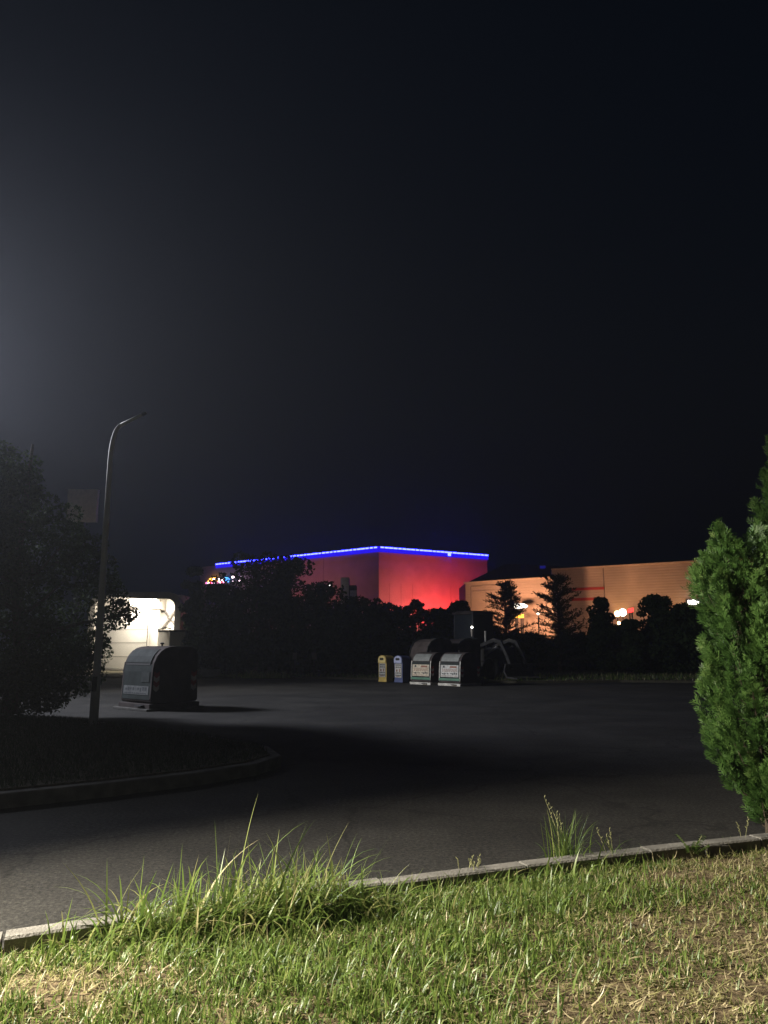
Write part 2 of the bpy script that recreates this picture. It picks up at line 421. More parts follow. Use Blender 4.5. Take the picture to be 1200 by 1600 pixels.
o = np_mesh('tall_grass', Vb, Qb, M['grass'], tb, T=Tb); tag(o, 'tall arching bright green grass growing along the kerb', 'tall grass', kind='stuff')

def tuft_thing(px, py, n, hmax, spread, label, seeds=0, seedh=.4):
    g = atZ(px, py, .04)
    root = empty('grass_tuft', (g.x, g.y, float(lawn_z(np.array([g.x]), np.array([g.y]))[0])), 0, label, 'grass tuft')
    xx = rng.normal(0, spread, n); yy = rng.normal(0, spread * .8, n)
    Vb, Qb, Tb, tb = blades(xx, yy, np.zeros(n), rng.uniform(.4, 1, n) * hmax, rng.uniform(.005, .010, n), np.abs(rng.normal(.15, .2, n)), np.abs(rng.normal(.7, .6, n)), rng.uniform(0, 6.283, n), np.clip(rng.normal(.38, .15, n), .05, .95), 6)
    np_mesh('leaf_blades', Vb, Qb, M['grass'], tb, root, T=Tb)
    for s in range(seeds):
        b = MB(); a = random.uniform(-.5, .5); L = seedh * random.uniform(.7, 1.05); dx = random.uniform(-.35, .25)
        p0 = Vector((random.uniform(-spread, spread), random.uniform(-spread, spread), 0))
        pts = [p0 + Vector((dx * L * (t ** 1.5), .1 * a * t, L * t)) for t in lin(0, 1, 6)]
        b.tube(pts, [.0017] * 5 + [.0008], 4)
        for t in lin(.62, 1.0, 7):
            p = p0 + Vector((dx * L * (t ** 1.5), .1 * a * t, L * t)); q = p + Vector((random.uniform(-.015, .015), random.uniform(-.01, .01), .016))
            b.tube([p, (p + q) / 2, q], [.001, .0034, .0008], 5)
        ob = b.build('seed_stalk', STRAW, root)
    return root
STRAW = mat('seed stalk', (.22, .22, .10), .7, var=.3, scale=30)
tuft_thing(885, 1345, 110, .44, .07, 'upright grass tuft with seed heads standing against the dark road', 4, .46)
tuft_thing(960, 1345, 22, .32, .06, 'sparse thin stalks beside the big seeded tuft', 3, .30)
tuft_thing(735, 1370, 40, .10, .09, 'low wispy tuft with pale seed heads at the kerb', 7, .16)
tuft_thing(1150, 1318, 24, .12, .06, 'short stalk tuft at the foot of the clipped conifer', 2, .26)
tuft_thing(20, 1590, 70, .13, .07, 'dark leaning tuft in the bare bottom corner of lawn', 0)

# leafy weed at the kerb, right of centre
g = atZ(1082, 1338, .03)
root = empty('leafy_weed', (g.x, g.y, .03), 0, 'small leafy weed with paired leaflets growing at the kerb', 'weed')
for s, (dx, dy, L) in enumerate([(-.10, .0, .20), (.09, .02, .19), (.02, -.05, .15), (-.04, -.08, .12), (.10, -.05, .12)]):
    b = MB(); pts = [Vector((dx * t, dy * t, L * (t - .25 * t * t))) for t in lin(0, 1, 7)]
    b.tube(pts, .002, 5); b.build('stem', STRAW, root)
    VV = []; QQ = []
    for i, t in enumerate(lin(.3, 1, 7)):
        p = Vector((dx * t, dy * t, L * (t - .25 * t * t)))
        for sd in (-1, 1):
            ax = Vector((sd * .55 * (-dy) + dx * .8, sd * .55 * dx + dy * .6 + sd * .03, -.01)).normalized() if True else None
            side = Vector((-dy * sd, dx * sd, .02)).normalized()
            ax = (side + Vector((dx, dy, 0)) * 3).normalized(); wd = ax.cross(Vector((0, 0, 1))).normalized()
            l = .045; w = .011; bidx = len(VV)
            VV += [p, p + ax * l * .5 + wd * w, p + ax * l - Vector((0, 0, .012)), p + ax * l * .5 - wd * w]; QQ.append((bidx, bidx + 1, bidx + 2, bidx + 3))
    np_mesh('leaflets', np.array([tuple(v) for v in VV]), np.array(QQ), M['grass'], rng.uniform(.15, .4, len(VV)), root)
# broken kerb stone
g = atZ(1122, 1327, .05)
b = MB(); b.box((0, 0, .03), (.30, .07, .07), Matrix.Rotation(.42, 3, 'Z') @ Matrix.Rotation(.08, 3, 'Y'))
o = b.build('concrete_fragment', M['kerb'], bevel=.008); o.location = (g.x, g.y, .02); tag(o, 'narrow broken concrete strip lying below the kerb near the conifer', 'concrete piece')

# --- traffic island on the left
isl = [atZ(*p, .15) for p in [(-420, 1262), (-150, 1250), (0, 1240), (160, 1224), (300, 1208), (400, 1193), (440, 1180), (420, 1166), (330, 1150), (210, 1134), (95, 1121), (-150, 1108), (-500, 1100)]]
ip = [(p.x, p.y) for p in isl]
b = MB(); b.prism(ip, -.05, .15); tag(b.build('island_kerb', M['kerb'], bevel=.02), kind='structure')
c = Vector((sum(p[0] for p in ip) / len(ip), sum(p[1] for p in ip) / len(ip)))
ins = []
for i in range(len(ip)):
    a, p, q = Vector(ip[i - 1]), Vector(ip[i]), Vector(ip[(i + 1) % len(ip)])
    t = (q - a).normalized(); ins.append(p + Vector((-t.y, t.x)) * .16)
b = MB(); b.prism([tuple(p) for p in ins], .10, .17); tag(b.build('island_ground', M['verge']), kind='structure')
def in_poly(x, y, poly):
    r = np.zeros(len(x), bool); j = len(poly) - 1
    for i in range(len(poly)):
        xi, yi = poly[i]; xj, yj = poly[j]
        r ^= ((yi > y) != (yj > y)) & (x < (xj - xi) * (y - yi) / (yj - yi + 1e-12) + xi); j = i
    return r
x = rng.uniform(-9, 0, 90000); y = rng.uniform(6, 18, 90000)
k = in_poly(x, y, [tuple(p) for p in ins]); x, y = x[k], y[k]; n = len(x)
Vb, Qb, Tb, tb = blades(x, y, np.full(n, .165), rng.uniform(.03, .11, n), rng.uniform(.008, .016, n), np.abs(rng.normal(.3, .3, n)), rng.normal(.6, .4, n), rng.uniform(0, 6.283, n), np.clip(rng.normal(.3, .2, n), 0, 1), 2)
o = np_mesh('island_grass', Vb, Qb, M['foliage'], tb, T=Tb); tag(o, 'unlit rough grass on the traffic island under the lamp post', 'grass', kind='stuff')

# --- verge behind the bins
va, vb = atZ(310, 1061, .0), atZ(600, 1060, 0)
vpoly = [(-26, 43.0), (-9.7, 40.6), (-3, 40.5), (2, 37.6), (6, 35.5), (11, 36.5), (18, 35.0), (60, 33), (60, 62), (-26, 62)]
b = MB(); b.prism(vpoly, -.05, .10); tag(b.build('verge_ground', M['verge']), kind='structure')
x = rng.uniform(-13, 22, 9000); y = 35 + rng.uniform(0, 8, 9000)
k = in_poly(x, y, vpoly); x, y = x[k], y[k]; n = len(x)
Vb, Qb, Tb, tb = blades(x, y, np.full(n, .1), rng.uniform(.05, .28, n), rng.uniform(.02, .04, n), np.abs(rng.normal(.3, .3, n)), rng.normal(.5, .4, n), rng.uniform(0, 6.283, n), np.clip(rng.normal(.5, .3, n), 0, 1), 2)
o = np_mesh('verge_grass', Vb, Qb, M['grass'], tb, T=Tb); tag(o, 'ragged weeds along the far edge of the road', 'weeds', kind='stuff')

# weeds lit on the far verge
for (px, lab) in ((392, 'pale weed clump at the far road edge, left of two'), (428, 'pale weed clump at the far road edge, right of two')):
    g = atZ(px, 1060, .1); root = empty('weed_clump', (g.x, g.y + .3, .1), 0, lab, 'weed')
    n = 160; Vb, Qb, Tb, tb = blades(rng.normal(0, .35, n), rng.normal(0, .2, n), np.zeros(n), rng.uniform(.15, .55, n), rng.uniform(.02, .04, n), np.abs(rng.normal(.2, .2, n)), rng.normal(.6, .4, n), rng.uniform(0, 6.283, n), rng.uniform(.4, .9, n), 3)
    np_mesh('leaf_blades', Vb, Qb, M['grass'], tb, root, T=Tb)

# pale concrete ring / planter on the far verge
g = atZ(322, 1060, 0)
root = empty('concrete_ring', (g.x, g.y + .6, .0), 0, 'low round pale concrete ring beside the far gate', 'concrete ring')
b = MB(); n = 28; vs = []
for rr, z in ((.62, 0), (.62, .40), (.58, .43), (.46, .43), (.44, .40), (.44, .1)):
    vs += [(rr * math.cos(2 * math.pi * i / n), rr * math.sin(2 * math.pi * i / n), z) for i in range(n)]
b.add(vs, [(j * n + i, j * n + (i + 1) % n, (j + 1) * n + (i + 1) % n, (j + 1) * n + i) for j in range(5) for i in range(n)] + [tuple(5 * n + i for i in range(n))])
b.build('ring', M['concrete'], root)
b = MB(); b.box((-.95, .1, .17), (.7, .5, .34), Matrix.Rotation(.2, 3, 'Z')); o = b.build('concrete_block', M['concrete'], bevel=.02)
o.location = (g.x, g.y + .6, 0); tag(o, 'pale concrete block lying against the round ring', 'concrete block')

# ================================================================ street lamp (left)
bp = atZ(146, 1131, .16)
root = empty('street_lamp', (bp.x, bp.y, .16), 0, 'tall slender unlit street lamp with bent arm on the island', 'street lamp')
tp = atY(175, 690, bp.y); tip = atY(222, 648, bp.y)
H = tp.z - .16; ax = tip.x - bp.x; az_ = tip.z - .16
b = MB(); pts = [Vector((0, 0, z)) for z in (0, .9, .92, 3, H * .85)]; rad = [.085, .083, .068, .062, .052]
q0 = Vector((0, 0, H * .93)); e_ = atY(189, 664, bp.y); c_ = atY(175.5, 671, bp.y)
q1 = Vector((.01, 0, c_.z - .16)); q2 = Vector((e_.x - bp.x, 0, e_.z - .16))
for t in lin(0, 1, 12):
    pts.append((1 - t) ** 2 * q0 + 2 * t * (1 - t) * q1 + t * t * q2); rad.append(.05 - .012 * t)
b.tube(pts, rad, 14); b.build('pole', M['pole'], root, True)
b = MB(); e = pts[-1]; b.tube([e, e + (Vector((ax, 0, az_)) - e) * .6, Vector((ax, 0, az_))], [.038, .034, .032], 12); b.build('arm', M['pole'], root, True)
b = MB(); b.box((0, 0, .01), (.32, .32, .02)); b.build('base_plate', M['pole'], root)
b = MB(); b.box((0, -.082, .75), (.09, .02, .28)); b.build('access_door', M['dark'], root)
b = MB(); d = (Vector((ax, 0, az_)) - e).normalized(); b.tube([Vector((ax, 0, az_)), Vector((ax, 0, az_)) + d * .10], [.036, .03], 12); b.build('end_cap', M['dark'], root)

# ================================================================ waste containers
def waste_container(loc, rz, s, label, group, panel, icons_mat, flapmat, with_green, lz=(.42, .98), basemat=None):
    root = empty('waste_container', loc, rz, label, 'waste container', group); root.scale = (s, s, s)
    w, d = 1.42, 1.42
    prof = [(.04, .14), (.0, .18), (.0, .22), (.035, 1.02), (.07, 1.18), (.14, 1.33), (.25, 1.45), (.38, 1.53), (.52, 1.565), (.7, 1.58), (d - .3, 1.575), (d - .15, 1.53), (d - .05, 1.43), (d - .02, 1.3), (d + .0, .22), (d, .18), (d - .04, .14)]
    b = MB(); b.extrude_y(prof, -w / 2, w / 2); b.f = b.f
    # end skirts a little proud
    o = b.build('body', M['bodydark'], root, bevel=.018)
    def front_x(z):
        for (xa, za), (xb, zb) in zip(prof[2:10], prof[3:11]):
            if za <= z <= zb: return xa + (xb - xa) * (z - za) / (zb - za)
        return .7
    def front_strip(name, z0, z1, y0, y1, off, m, n=6, th=.012):
        b = MB(); zs = lin(z0, z1, n); vs = []
        for z in zs:
            xx = front_x(z) - off
            vs += [(xx, y0, z), (xx, y1, z), (xx + th, y0, z), (xx + th, y1, z)]
        fs = []
        for i in range(n - 1):
            q = i * 4
            fs += [(q, q + 4, q + 5, q + 1), (q + 2, q + 3, q + 7, q + 6), (q, q + 2, q + 6, q + 4), (q + 1, q + 5, q + 7, q + 3)]
        fs += [(0, 1, 3, 2), (n * 4 - 4, n * 4 - 2, n * 4 - 1, n * 4 - 3)]
        b.add(vs, fs); return b.build(name, m, root)
    front_strip('front_panel', .22, 1.10, -w / 2 + .06, w / 2 - .06, .012, M['body'])
    front_strip('flap', 1.155, 1.50, -w / 2 + .14, w / 2 - .12, .03, flapmat, 9, .02)
    front_strip('slot', 1.09, 1.15, -w / 2 + .16, w / 2 - .14, .018, M['black'], 3)
    front_strip('edge_strip', .24, 1.16, -w / 2 + .005, -w / 2 + .05, .014, basemat or M['steel'])
    front_strip('edge_strip', .24, 1.16, w / 2 - .05, w / 2 - .005, .014, basemat or M['steel'])
    lp = front_strip('label_panel', lz[0], lz[1], -w / 2 + .12, w / 2 - .12, .020, panel)
    if with_green: front_strip('lower_band', .18, .36, -w / 2 + .02, w / 2 - .02, .022, M['green'])
    # printed pictograms and lines of text on the label
    b = MB(); b2 = MB(); x0 = -.035
    def mark(bb, yc, zc, wy, hz):
        xx = front_x(zc) - .0235; bb.add([(xx, yc - wy / 2, zc - hz / 2), (xx, yc + wy / 2, zc - hz / 2), (front_x(zc + hz / 2) - .0235, yc + wy / 2, zc + hz / 2), (front_x(zc + hz / 2) - .0235, yc - wy / 2, zc + hz / 2)], [(0, 1, 2, 3)])
    rr = random.Random(5); lh = lz[1] - lz[0]
    for i in range(9):
        if i != 4: mark(b, -.46 + i * .115, lz[0] + lh * (.27 if with_green else .62) + rr.uniform(-.01, .02), rr.uniform(.05, .085), rr.uniform(.05, .10))
    for z in ((.09, .47, .56, .64) if with_green else (.16,)):
        y_ = -.5
        while y_ < .45:
            l = rr.uniform(.05, .16); mark(b2, y_ + l / 2, lz[0] + lh * z, l, .022); y_ += l + .03
    if with_green: mark(b, .38, .90, .12, .10); mark(b2, -.25, .89, .45, .09)
    else:
        mark(b2, -.01, lz[0] + lh * .62, .012, .12)
        em = front_strip('emblem', .66, .92, -w / 2 + .12, -w / 2 + .50, .022, M['flapdark'])
    b.build('pictograms', M['ink'], lp); b2.build('print_lines', icons_mat, lp)
    # base plate
    b = MB(); b.box((d / 2, 0, .06), (d + .10, w + .06, .12)); b.build('base', basemat or M['steel'], root, bevel=.01)
    b = MB(); b.box((-.09, -.35, .07), (.12, .30, .035)); b.tube([(-.03, -.48, .07), (.03, -.48, .1)], .015, 8); b.build('pedal', M['dark'], root)
    # lifting mushroom on the roof
    b = MB(); b.tube([(.72, 0, 1.57), (.72, 0, 1.63)], .025, 12); b.tube([(.72, 0, 1.63), (.72, 0, 1.66), (.72, 0, 1.675)], [.05, .055, .03], 14); b.build('lifting_knob', M['dark'], root)
    # chevrons on both ends
    for sy in (-1, 1):
        for xx in (.14, d - .14):
            bw = MB(); br = MB(); y_ = sy * (w / 2 + .004)
            for j in range(4):
                z = .42 + j * .115; hw = .085; hh = .115
                vs = [(xx - hw, y_, z + .06), (xx, y_, z), (xx + hw, y_, z + .06), (xx + hw, y_, z + .06 + hh), (xx, y_, z + hh), (xx - hw, y_, z + .06 + hh)]
                fs = [(0, 1, 4, 5), (1, 2, 3, 4)]
                if sy > 0: fs = [f[::-1] for f in fs]
                (bw if j % 2 == 0 else br).add(vs, fs)
            ch = bw.build('chevron', M['chevwhite'], root); br.build('chevron_stripe', M['chevred'], ch)
    return root
g = atZ(188, 1107, 0)
rz = R(49); c = waste_container((0, 0, 0), rz, 1.0, 'big dark waste container with rounded front beside the street lamp', 'domed waste containers', M['labeldull'], M['ink'], M['flapdark'], False, (.34, .56), M['bodydark'])
# place so that its front corner nearest the left of the picture lands on g: local (0,+.71)
def place(root, g, rz, s, lx, ly):
    cx = g.x - s * (lx * math.cos(rz) - ly * math.sin(rz)); cy = g.y - s * (lx * math.sin(rz) + ly * math.cos(rz)); root.location = (cx, cy, g.z)
place(c, g, rz, 1.0, 0, .71)
b = MB(); n = 1
o = MB(); o.box((.71, 0, .03), (1.75, 1.62, .06)); slab = o.build('concrete_pad', M['joint2'], bevel=.01); slab.location = c.location; slab.rotation_euler = (0, 0, rz); c.location.z = .055
tag(slab, 'thin concrete pad under the big dark waste container', 'pad')
for (px, py, lab) in ((642, 1069, 'pale fronted waste container next to the blue recycling bin'), (686, 1071, 'grey fronted waste container at the right end of the bin row')):
    g = atZ(px, py, 0); rz = R(41)
    c = waste_container((0, 0, 0), rz, .88, lab, 'domed waste containers', M['labelwarm'] if px < 660 else M['label'], M['brownink'], M['bodyflap'], True)
    place(c, g, rz, .88, 0, .71)
# two more, taller, behind on the verge
def bell(px, py, Y, lab):
    p = atY(px, py, Y); root = empty('bell_container', (p.x, p.y, .1), R(30), lab, 'waste container', 'rounded containers behind the bin row')
    w = 1.5; prof = [(.0, .05), (-.02, .5), (.02, 1.15), (.12, 1.5), (.3, 1.74), (.55, 1.86), (.8, 1.89), (1.25, 1.88), (1.36, 1.8), (1.4, 1.6), (1.42, .05)]
    b = MB(); b.extrude_y(prof, -w / 2, w / 2); b.build('body', M['bodydark'], root, bevel=.03)
    b = MB(); pr = [(p_[0] - .02, p_[1]) for p_ in prof[2:8]]; 
    for y_ in (-w / 2 + .03, w / 2 - .03): b.tube([(q[0], y_, q[1] + .02) for q in pr] + [(1.3, y_, 1.9)], .028, 8)
    b.tube([(1.25, -w / 2, 1.9), (1.25, w / 2, 1.9)], .03, 8); b.build('rim', M['body'], root)
    b = MB(); b.box((.1, 0, 1.25), (.06, .9, .14), Matrix.Rotation(.35, 3, 'Y')); b.build('mouth', M['black'], root)
bell(653, 1062, 35.8, 'tall rounded container behind the pale fronted one')
bell(699, 1062, 36.6, 'tall rounded container behind the grey fronted one')

# ---- slim recycling bins
def slim_bin(g, rz, label, body, lid, side_mark):
    root = empty('recycling_bin', (g.x, g.y, 0), rz, label, 'recycling bin', 'slim recycling bins at the road edge')
    w, d = .52, .56
    b = MB(); b.add([(0, -w / 2 - .02, .02), (d, -w / 2 - .02, .02), (d, w / 2 + .02, .02), (0, w / 2 + .02, .02), (.03, -w / 2, .12), (d - .02, -w / 2, .12), (d - .02, w / 2, .12), (.03, w / 2, .12), (.02, -w / 2 - .01, .90), (d, -w / 2 - .01, .90), (d, w / 2 + .01, .90), (.02, w / 2 + .01, .90)],
        [(3, 2, 1, 0), (0, 1, 5, 4), (1, 2, 6, 5), (2, 3, 7, 6), (3, 0, 4, 7), (4, 5, 9, 8), (5, 6, 10, 9), (6, 7, 11, 10), (7, 4, 8, 11), (8, 9, 10, 11)])
    b.build('body', body, root, bevel=.015)
    # hood: arch section seen from the front
    b = MB(); arch = [(-w / 2 - .012, .90), (-w / 2 - .012, 1.04)] + [((w / 2 + .012) * -math.cos(t), 1.04 + .20 * math.sin(t)) for t in lin(.15, math.pi - .15, 12)] + [(w / 2 + .012, 1.04), (w / 2 + .012, .90)]
    n = len(arch); vs = [(-.01, p[0], p[1]) for p in arch] + [(d + .01, p[0], p[1] - .02) for p in arch]
    b.add(vs, [(i, (i + 1) % n, n + (i + 1) % n, n + i) for i in range(n)] + [tuple(range(n))[::-1], tuple(range(n, 2 * n))]); hood = b.build('hood', body, root, bevel=.01)
    b = MB(); m_ = 24
    arch2 = [((w / 2 - .02) * -math.cos(t), 1.02 + .19 * math.sin(t)) for t in lin(0, math.pi, 12)] + [(w / 2 - .02, .90), (-w / 2 + .02, .90)]
    k_ = len(arch2); vs = [(-.03, p[0], p[1]) for p in arch2] + [(-.012, p[0], p[1]) for p in arch2]
    b.add(vs, [tuple(range(k_))[::-1]] + [(i, (i + 1) % k_, k_ + (i + 1) % k_, k_ + i) for i in range(k_)]); face = b.build('hood_face', lid, root)
    b = MB(); sl = [(.13 * (1 if math.cos(t) > 0 else -1) * abs(math.cos(t)) ** .5, 1.065 + .055 * (1 if math.sin(t) > 0 else -1) * abs(math.sin(t)) ** .6) for t in lin(0, 2 * math.pi, 20, endpoint=False)]
    b.add([(-.034, p[0], p[1]) for p in sl], [tuple(range(20))[::-1]]); b.build('slot', M['black'], face)
    b = MB(); b.box((.012, 0, .55), (.012, w - .10, .62)); lab = b.build('label_panel', M['label'], root)
    b = MB(); rr = random.Random(3)
    for z in (.80, .70, .44, .34):
        y_ = -w / 2 + .08
        while y_ < w / 2 - .12:
            l = rr.uniform(.04, .10); b.box((.004, y_ + l / 2, z), (.004, l, .055)); y_ += l + .025
    b.build('pictograms', M['ink'], lab)
    b = MB(); b.box((.004, -.10, .56), (.004, .07, .13)); b.box((.004, .09, .55), (.004, .09, .10)); b.box((.004, .02, .29), (.004, .22, .03)); b.build('print_lines', side_mark, lab)
    b = MB(); b.tube([(d + .03, -w / 2 + .05, 1.1), (d + .05, 0, 1.2), (d + .03, w / 2 - .05, 1.1)], .018, 8); b.add([(d - .05, -.16, 1.2), (d + .05, -.16, 1.2), (d + .03, -.16, 1.36)], [(0, 1, 2)]); b.build('handle', M['dark'], root)
    for sy in (-1, 1):
        b = MB(); b.wheel((d - .02, sy * (w / 2 + .0), .10), .10, .05, 16); b.build('wheel', M['black'], root)
g1 = atZ(597, 1066, 0); g2 = atZ(622, 1067, 0)
slim_bin(g1, R(44), 'slim yellow recycling bin, first in the bin row', M['yellow'], M['yellowlid'], M['brownink'])
slim_bin(g2, R(44), 'slim blue recycling bin between yellow bin and waste container', M['blue'], M['bluelid'], M['brownink'])

# ================================================================ tractor with front loader behind the bins
tb = atY(742, 1060, 39.5)
root = empty('tractor', (tb.x, tb.y, .1), R(-52), 'dark tractor with cab and pale front loader arms behind the bins', 'tractor')
b = MB(); b.box((1.5, 0, 1.15), (1.7, .75, .7)); b.box((2.3, 0, 1.1), (.12, .8, .8)); b.build('hood', M['dark'], root, bevel=.05)
b = MB(); b.box((.7, 0, .75), (3.0, .5, .35)); b.build('chassis', M['dark'], root)
b = MB(); b.box((0, 0, 2.97 + .22), (1.55, 1.6, .12)); b.box((0, 0, 3.28), (1.3, 1.35, .06)); b.build('cab_roof', M['bodydark'], root, bevel=.03)
b = MB()
for x_ in (-.68, .62):
    for y_ in (-.7, .7): b.tube([(x_ * 1.05, y_, 1.2), (x_, y_ * .96, 3.14)], .05, 8)
b.box((0, 0, 1.2), (1.5, 1.5, .35)); b.build('cab_frame', M['dark'], root)
b = MB(); b.box((0, -.70, 2.25), (1.33, .02, 1.8)); b.box((-.69, 0, 2.25), (.02, 1.35, 1.8)); b.box((.66, 0, 2.25), (.02, 1.35, 1.8)); b.box((0, .70, 2.25), (1.33, .02, 1.8)); b.build('cab_glass', M['glass'], root)
b = MB(); b.box((-.1, 0, 1.6), (.5, .5, .14)); b.box((-.35, 0, 1.95), (.14, .5, .7)); b.build('seat', M['black'], root, bevel=.03)
for (x_, r_, w_) in ((-.35, .82, .45), (2.0, .52, .32)):
    for y_ in (-.85, .85):
        b = MB(); b.wheel((x_, y_, r_ - .02), r_, w_, 28); wl = b.build('wheel', M['black'], root)
        b = MB(); b.tube([(x_, y_ - w_ * .3, r_ - .02), (x_, y_ + w_ * .3, r_ - .02)], r_ * .55, 20); b.build('rim', M['arm'], wl)
for y_ in (-.55, .55):
    b = MB(); pts = [Vector(p) for p in ((.75, y_, 1.5), (1.9, y_, 1.85), (2.35, y_, 1.75), (2.75, y_, 1.1), (3.0, y_, .55))]
    for p, q in zip(pts[:-1], pts[1:]):
        dvec = q - p; rot = Vector((1, 0, 0)).rotation_difference(dvec.normalized()).to_matrix(); b.box((p + q) / 2, (dvec.length + .06, .10, .16), rot)
    b.build('loader_arm', M['arm'], root)
    b = MB(); b.tube([(1.3, y_, 1.1), (2.1, y_, 1.55)], .05, 8); b.build('ram', M['steel'], root)
b = MB(); pr = [(2.95, .75), (2.85, .35), (3.05, .08), (3.7, .05), (3.72, .10), (3.1, .16), (2.93, .4), (3.02, .72)]
b.extrude_y(pr, -.95, .95); b.build('bucket', M['arm'], root)
b = MB(); b.tube([(1.1, -.3, 1.5), (1.1, -.3, 2.3)], .05, 10); b.build('exhaust', M['steel'], root)

# ================================================================ lit loading bay on the left
BY = 50.0
def bx(px): return atY(px, 1000, BY).x
zt = atY(250, 926, BY).z
xl, xr = bx(140), bx(284)
root = empty('loading_bay', (xr, BY, 0), 0, 'white lit loading bay with rounded portal frame and tube light', 'loading bay')
def L_(x, y, z): return (x - xr, y - BY, z)
W_ = xr - xl
# portal frame (rounded) as a flat tube
path = [(0, 0)] + [(0, zt - .95)] + [(-.95 + .95 * math.cos(t), zt - .95 + .95 * math.sin(t)) for t in lin(.15, math.pi / 2, 8)] + [(-W_ + .95, zt)] + [(-W_ + .95 - .95 * math.sin(t), zt - .95 + .95 * math.cos(t)) for t in lin(.15, math.pi / 2, 8)] + [(-W_, 0)]
b = MB(); fw, fd = .42, .5
vs = []; m_ = len(path)
for i, p in enumerate(path):
    a = Vector(path[max(i - 1, 0)]); c_ = Vector(path[min(i + 1, m_ - 1)]); t = (c_ - a).normalized(); nn = Vector((-t.y, t.x))   # towards the inside
    q = Vector(p) + nn * fw
    vs += [(p[0], -fd, p[1]), (q.x, -fd, q.y), (q.x, .3, q.y), (p[0], .3, p[1])]
b.add(vs, [(4 * i + j, 4 * (i + 1) + j, 4 * (i + 1) + (j + 1) % 4, 4 * i + (j + 1) % 4) for i in range(m_ - 1) for j in range(4)])
b.build('portal_frame', M['cream'], root, bevel=.03)
D = 2.3
b = MB(); b.box((-W_ / 2, D / 2, zt - .22), (W_ - .26, D, .155)); b.box((-W_ / 2, D + .06, zt / 2 - .1), (W_ - .3, .1, zt - .2)); b.box((-.20, D / 2, zt / 2 - .15), (.1, D - .1, zt - .3)); b.build('wall', M['white'], root)
# left lit panel wall, running from far left to near right
xa = atY(152, 1000, 52.6); xb = atY(231, 1000, BY + .6)
dv = Vector((xb.x - xa.x, xb.y - xa.y, 0)); ln = dv.length; ang = math.atan2(dv.y, dv.x)
zp = atY(231, 953, BY + .6).z
b = MB(); b.box(L_((xa.x + xb.x) / 2, (xa.y + xb.y) / 2, zp / 2 + .12), (ln, .12, zp - .25), Matrix.Rotation(ang, 3, 'Z')); pw = b.build('panel_wall', M['white'], root)
b = MB(); nrm = Vector((math.sin(ang), -math.cos(ang), 0)) * .066
for z in (1.0, 1.9, 2.75):
    b.box(Vector(L_((xa.x + xb.x) / 2, (xa.y + xb.y) / 2, z)) + nrm, (ln - .02, .012, .025), Matrix.Rotation(ang, 3, 'Z'))
b.box(Vector(L_((xa.x + xb.x) / 2, (xa.y + xb.y) / 2, zp + .01)), (ln + .05, .2, .05), Matrix.Rotation(ang, 3, 'Z'))
b.box(Vector(L_(xb.x, xb.y, zp / 2)) + nrm, (.06, .03, zp - .1), Matrix.Rotation(ang, 3, 'Z'))
b.build('panel_joint', M['brace'], root)
b = MB(); b.box(Vector(L_((xa.x + xb.x) / 2, (xa.y + xb.y) / 2, .06)), (ln, .22, .12), Matrix.Rotation(ang, 3, 'Z')); b.build('plinth', M['dark'], root)
# column beside it, soffit and back wall bracing
xc0, xc1 = atY(233, 1000, BY + 1.2).x, atY(247, 1000, BY + 1.2).x
b = MB(); b.box(L_((xc0 + xc1) / 2, BY + 1.2, zp / 2), (xc1 - xc0, .3, zp)); b.build('column', M['white'], root)
b = MB(); so = [(.0, 0), (.0, -.35), (.1, -.6), (.3, -.78), (.55, -.85), (1.5, -.85), (1.5, 0)]
vs = []
for x_ in (xl + .5, xc1 + .15): vs += [(x_ - xr, p[0] + .62, zt - .2 + p[1]) for p in so]
n = len(so); b.add(vs, [(i, n + i, n + (i + 1) % n, (i + 1) % n) for i in range(n)] + [tuple(range(n)), tuple(range(n, 2 * n))[::-1]]); b.build('soffit', M['cream'], root)
b = MB()
def seg(p, q, r): b.tube([p, q], r, 8)
yb = D - .08
xx0 = atY(249, 1000, BY + D).x - xr; xx1 = atY(279, 1000, BY + D).x - xr
zA = atY(250, 947, BY + D).z; zB = atY(250, 983, BY + D).z
seg((xx0, yb, zA), (xx1, yb, zB), .07); seg((xx0 + .2, yb - .09, zB), (xx1, yb - .09, zA + .1), .07); b.sphere(((xx0 + xx1) / 2, yb - .06, (zA + zB) / 2), .15)
b.build('cross_brace', M['brace'], root)
xt0, xt1 = atY(203, 937, BY + .3).x, atY(244, 937, BY + .3).x; ztb = atY(220, 938, BY + .3).z
b = MB(); b.box(L_((xt0 + xt1) / 2, BY + .32, ztb + .12), (xt1 - xt0 + .2, .2, .06)); fx = b.build('light_fitting', M['cream'], root)
b = MB(); b.tube([L_(xt0, BY + .3, ztb), L_(xt1, BY + .3, ztb)], .085, 10); b.build('tube', GL['tube'], fx)
# cabinet in front of the bay
cA, cB, cC = atY(247, 1000, 49.2), atY(265, 1000, 48.2), atY(289, 1000, 48.4)
zc = atY(270, 987, 48.4).z
croot = empty('utility_cabinet', (cB.x, cB.y, 0), 0, 'boxy pale cabinet with dark cap standing in front of the bay', 'cabinet')
foot = [(cA.x, cA.y + .0), (cB.x, cB.y), (cC.x, cC.y), (cC.x - .1, cC.y + 1.6), (cA.x, cA.y + 1.0)]
b = MB(); b.prism([(p[0] - cB.x, p[1] - cB.y) for p in foot], 0, zc); b.build('box', M['white'], croot)
b = MB(); cx_ = sum(p[0] for p in foot) / 5; cy_ = sum(p[1] for p in foot) / 5
b.prism([((p[0] - cx_) * 1.04 + cx_ - cB.x, (p[1] - cy_) * 1.04 + cy_ - cB.y) for p in foot], zc + .002, zc + .10); b.build('cap', M['dark'], croot)
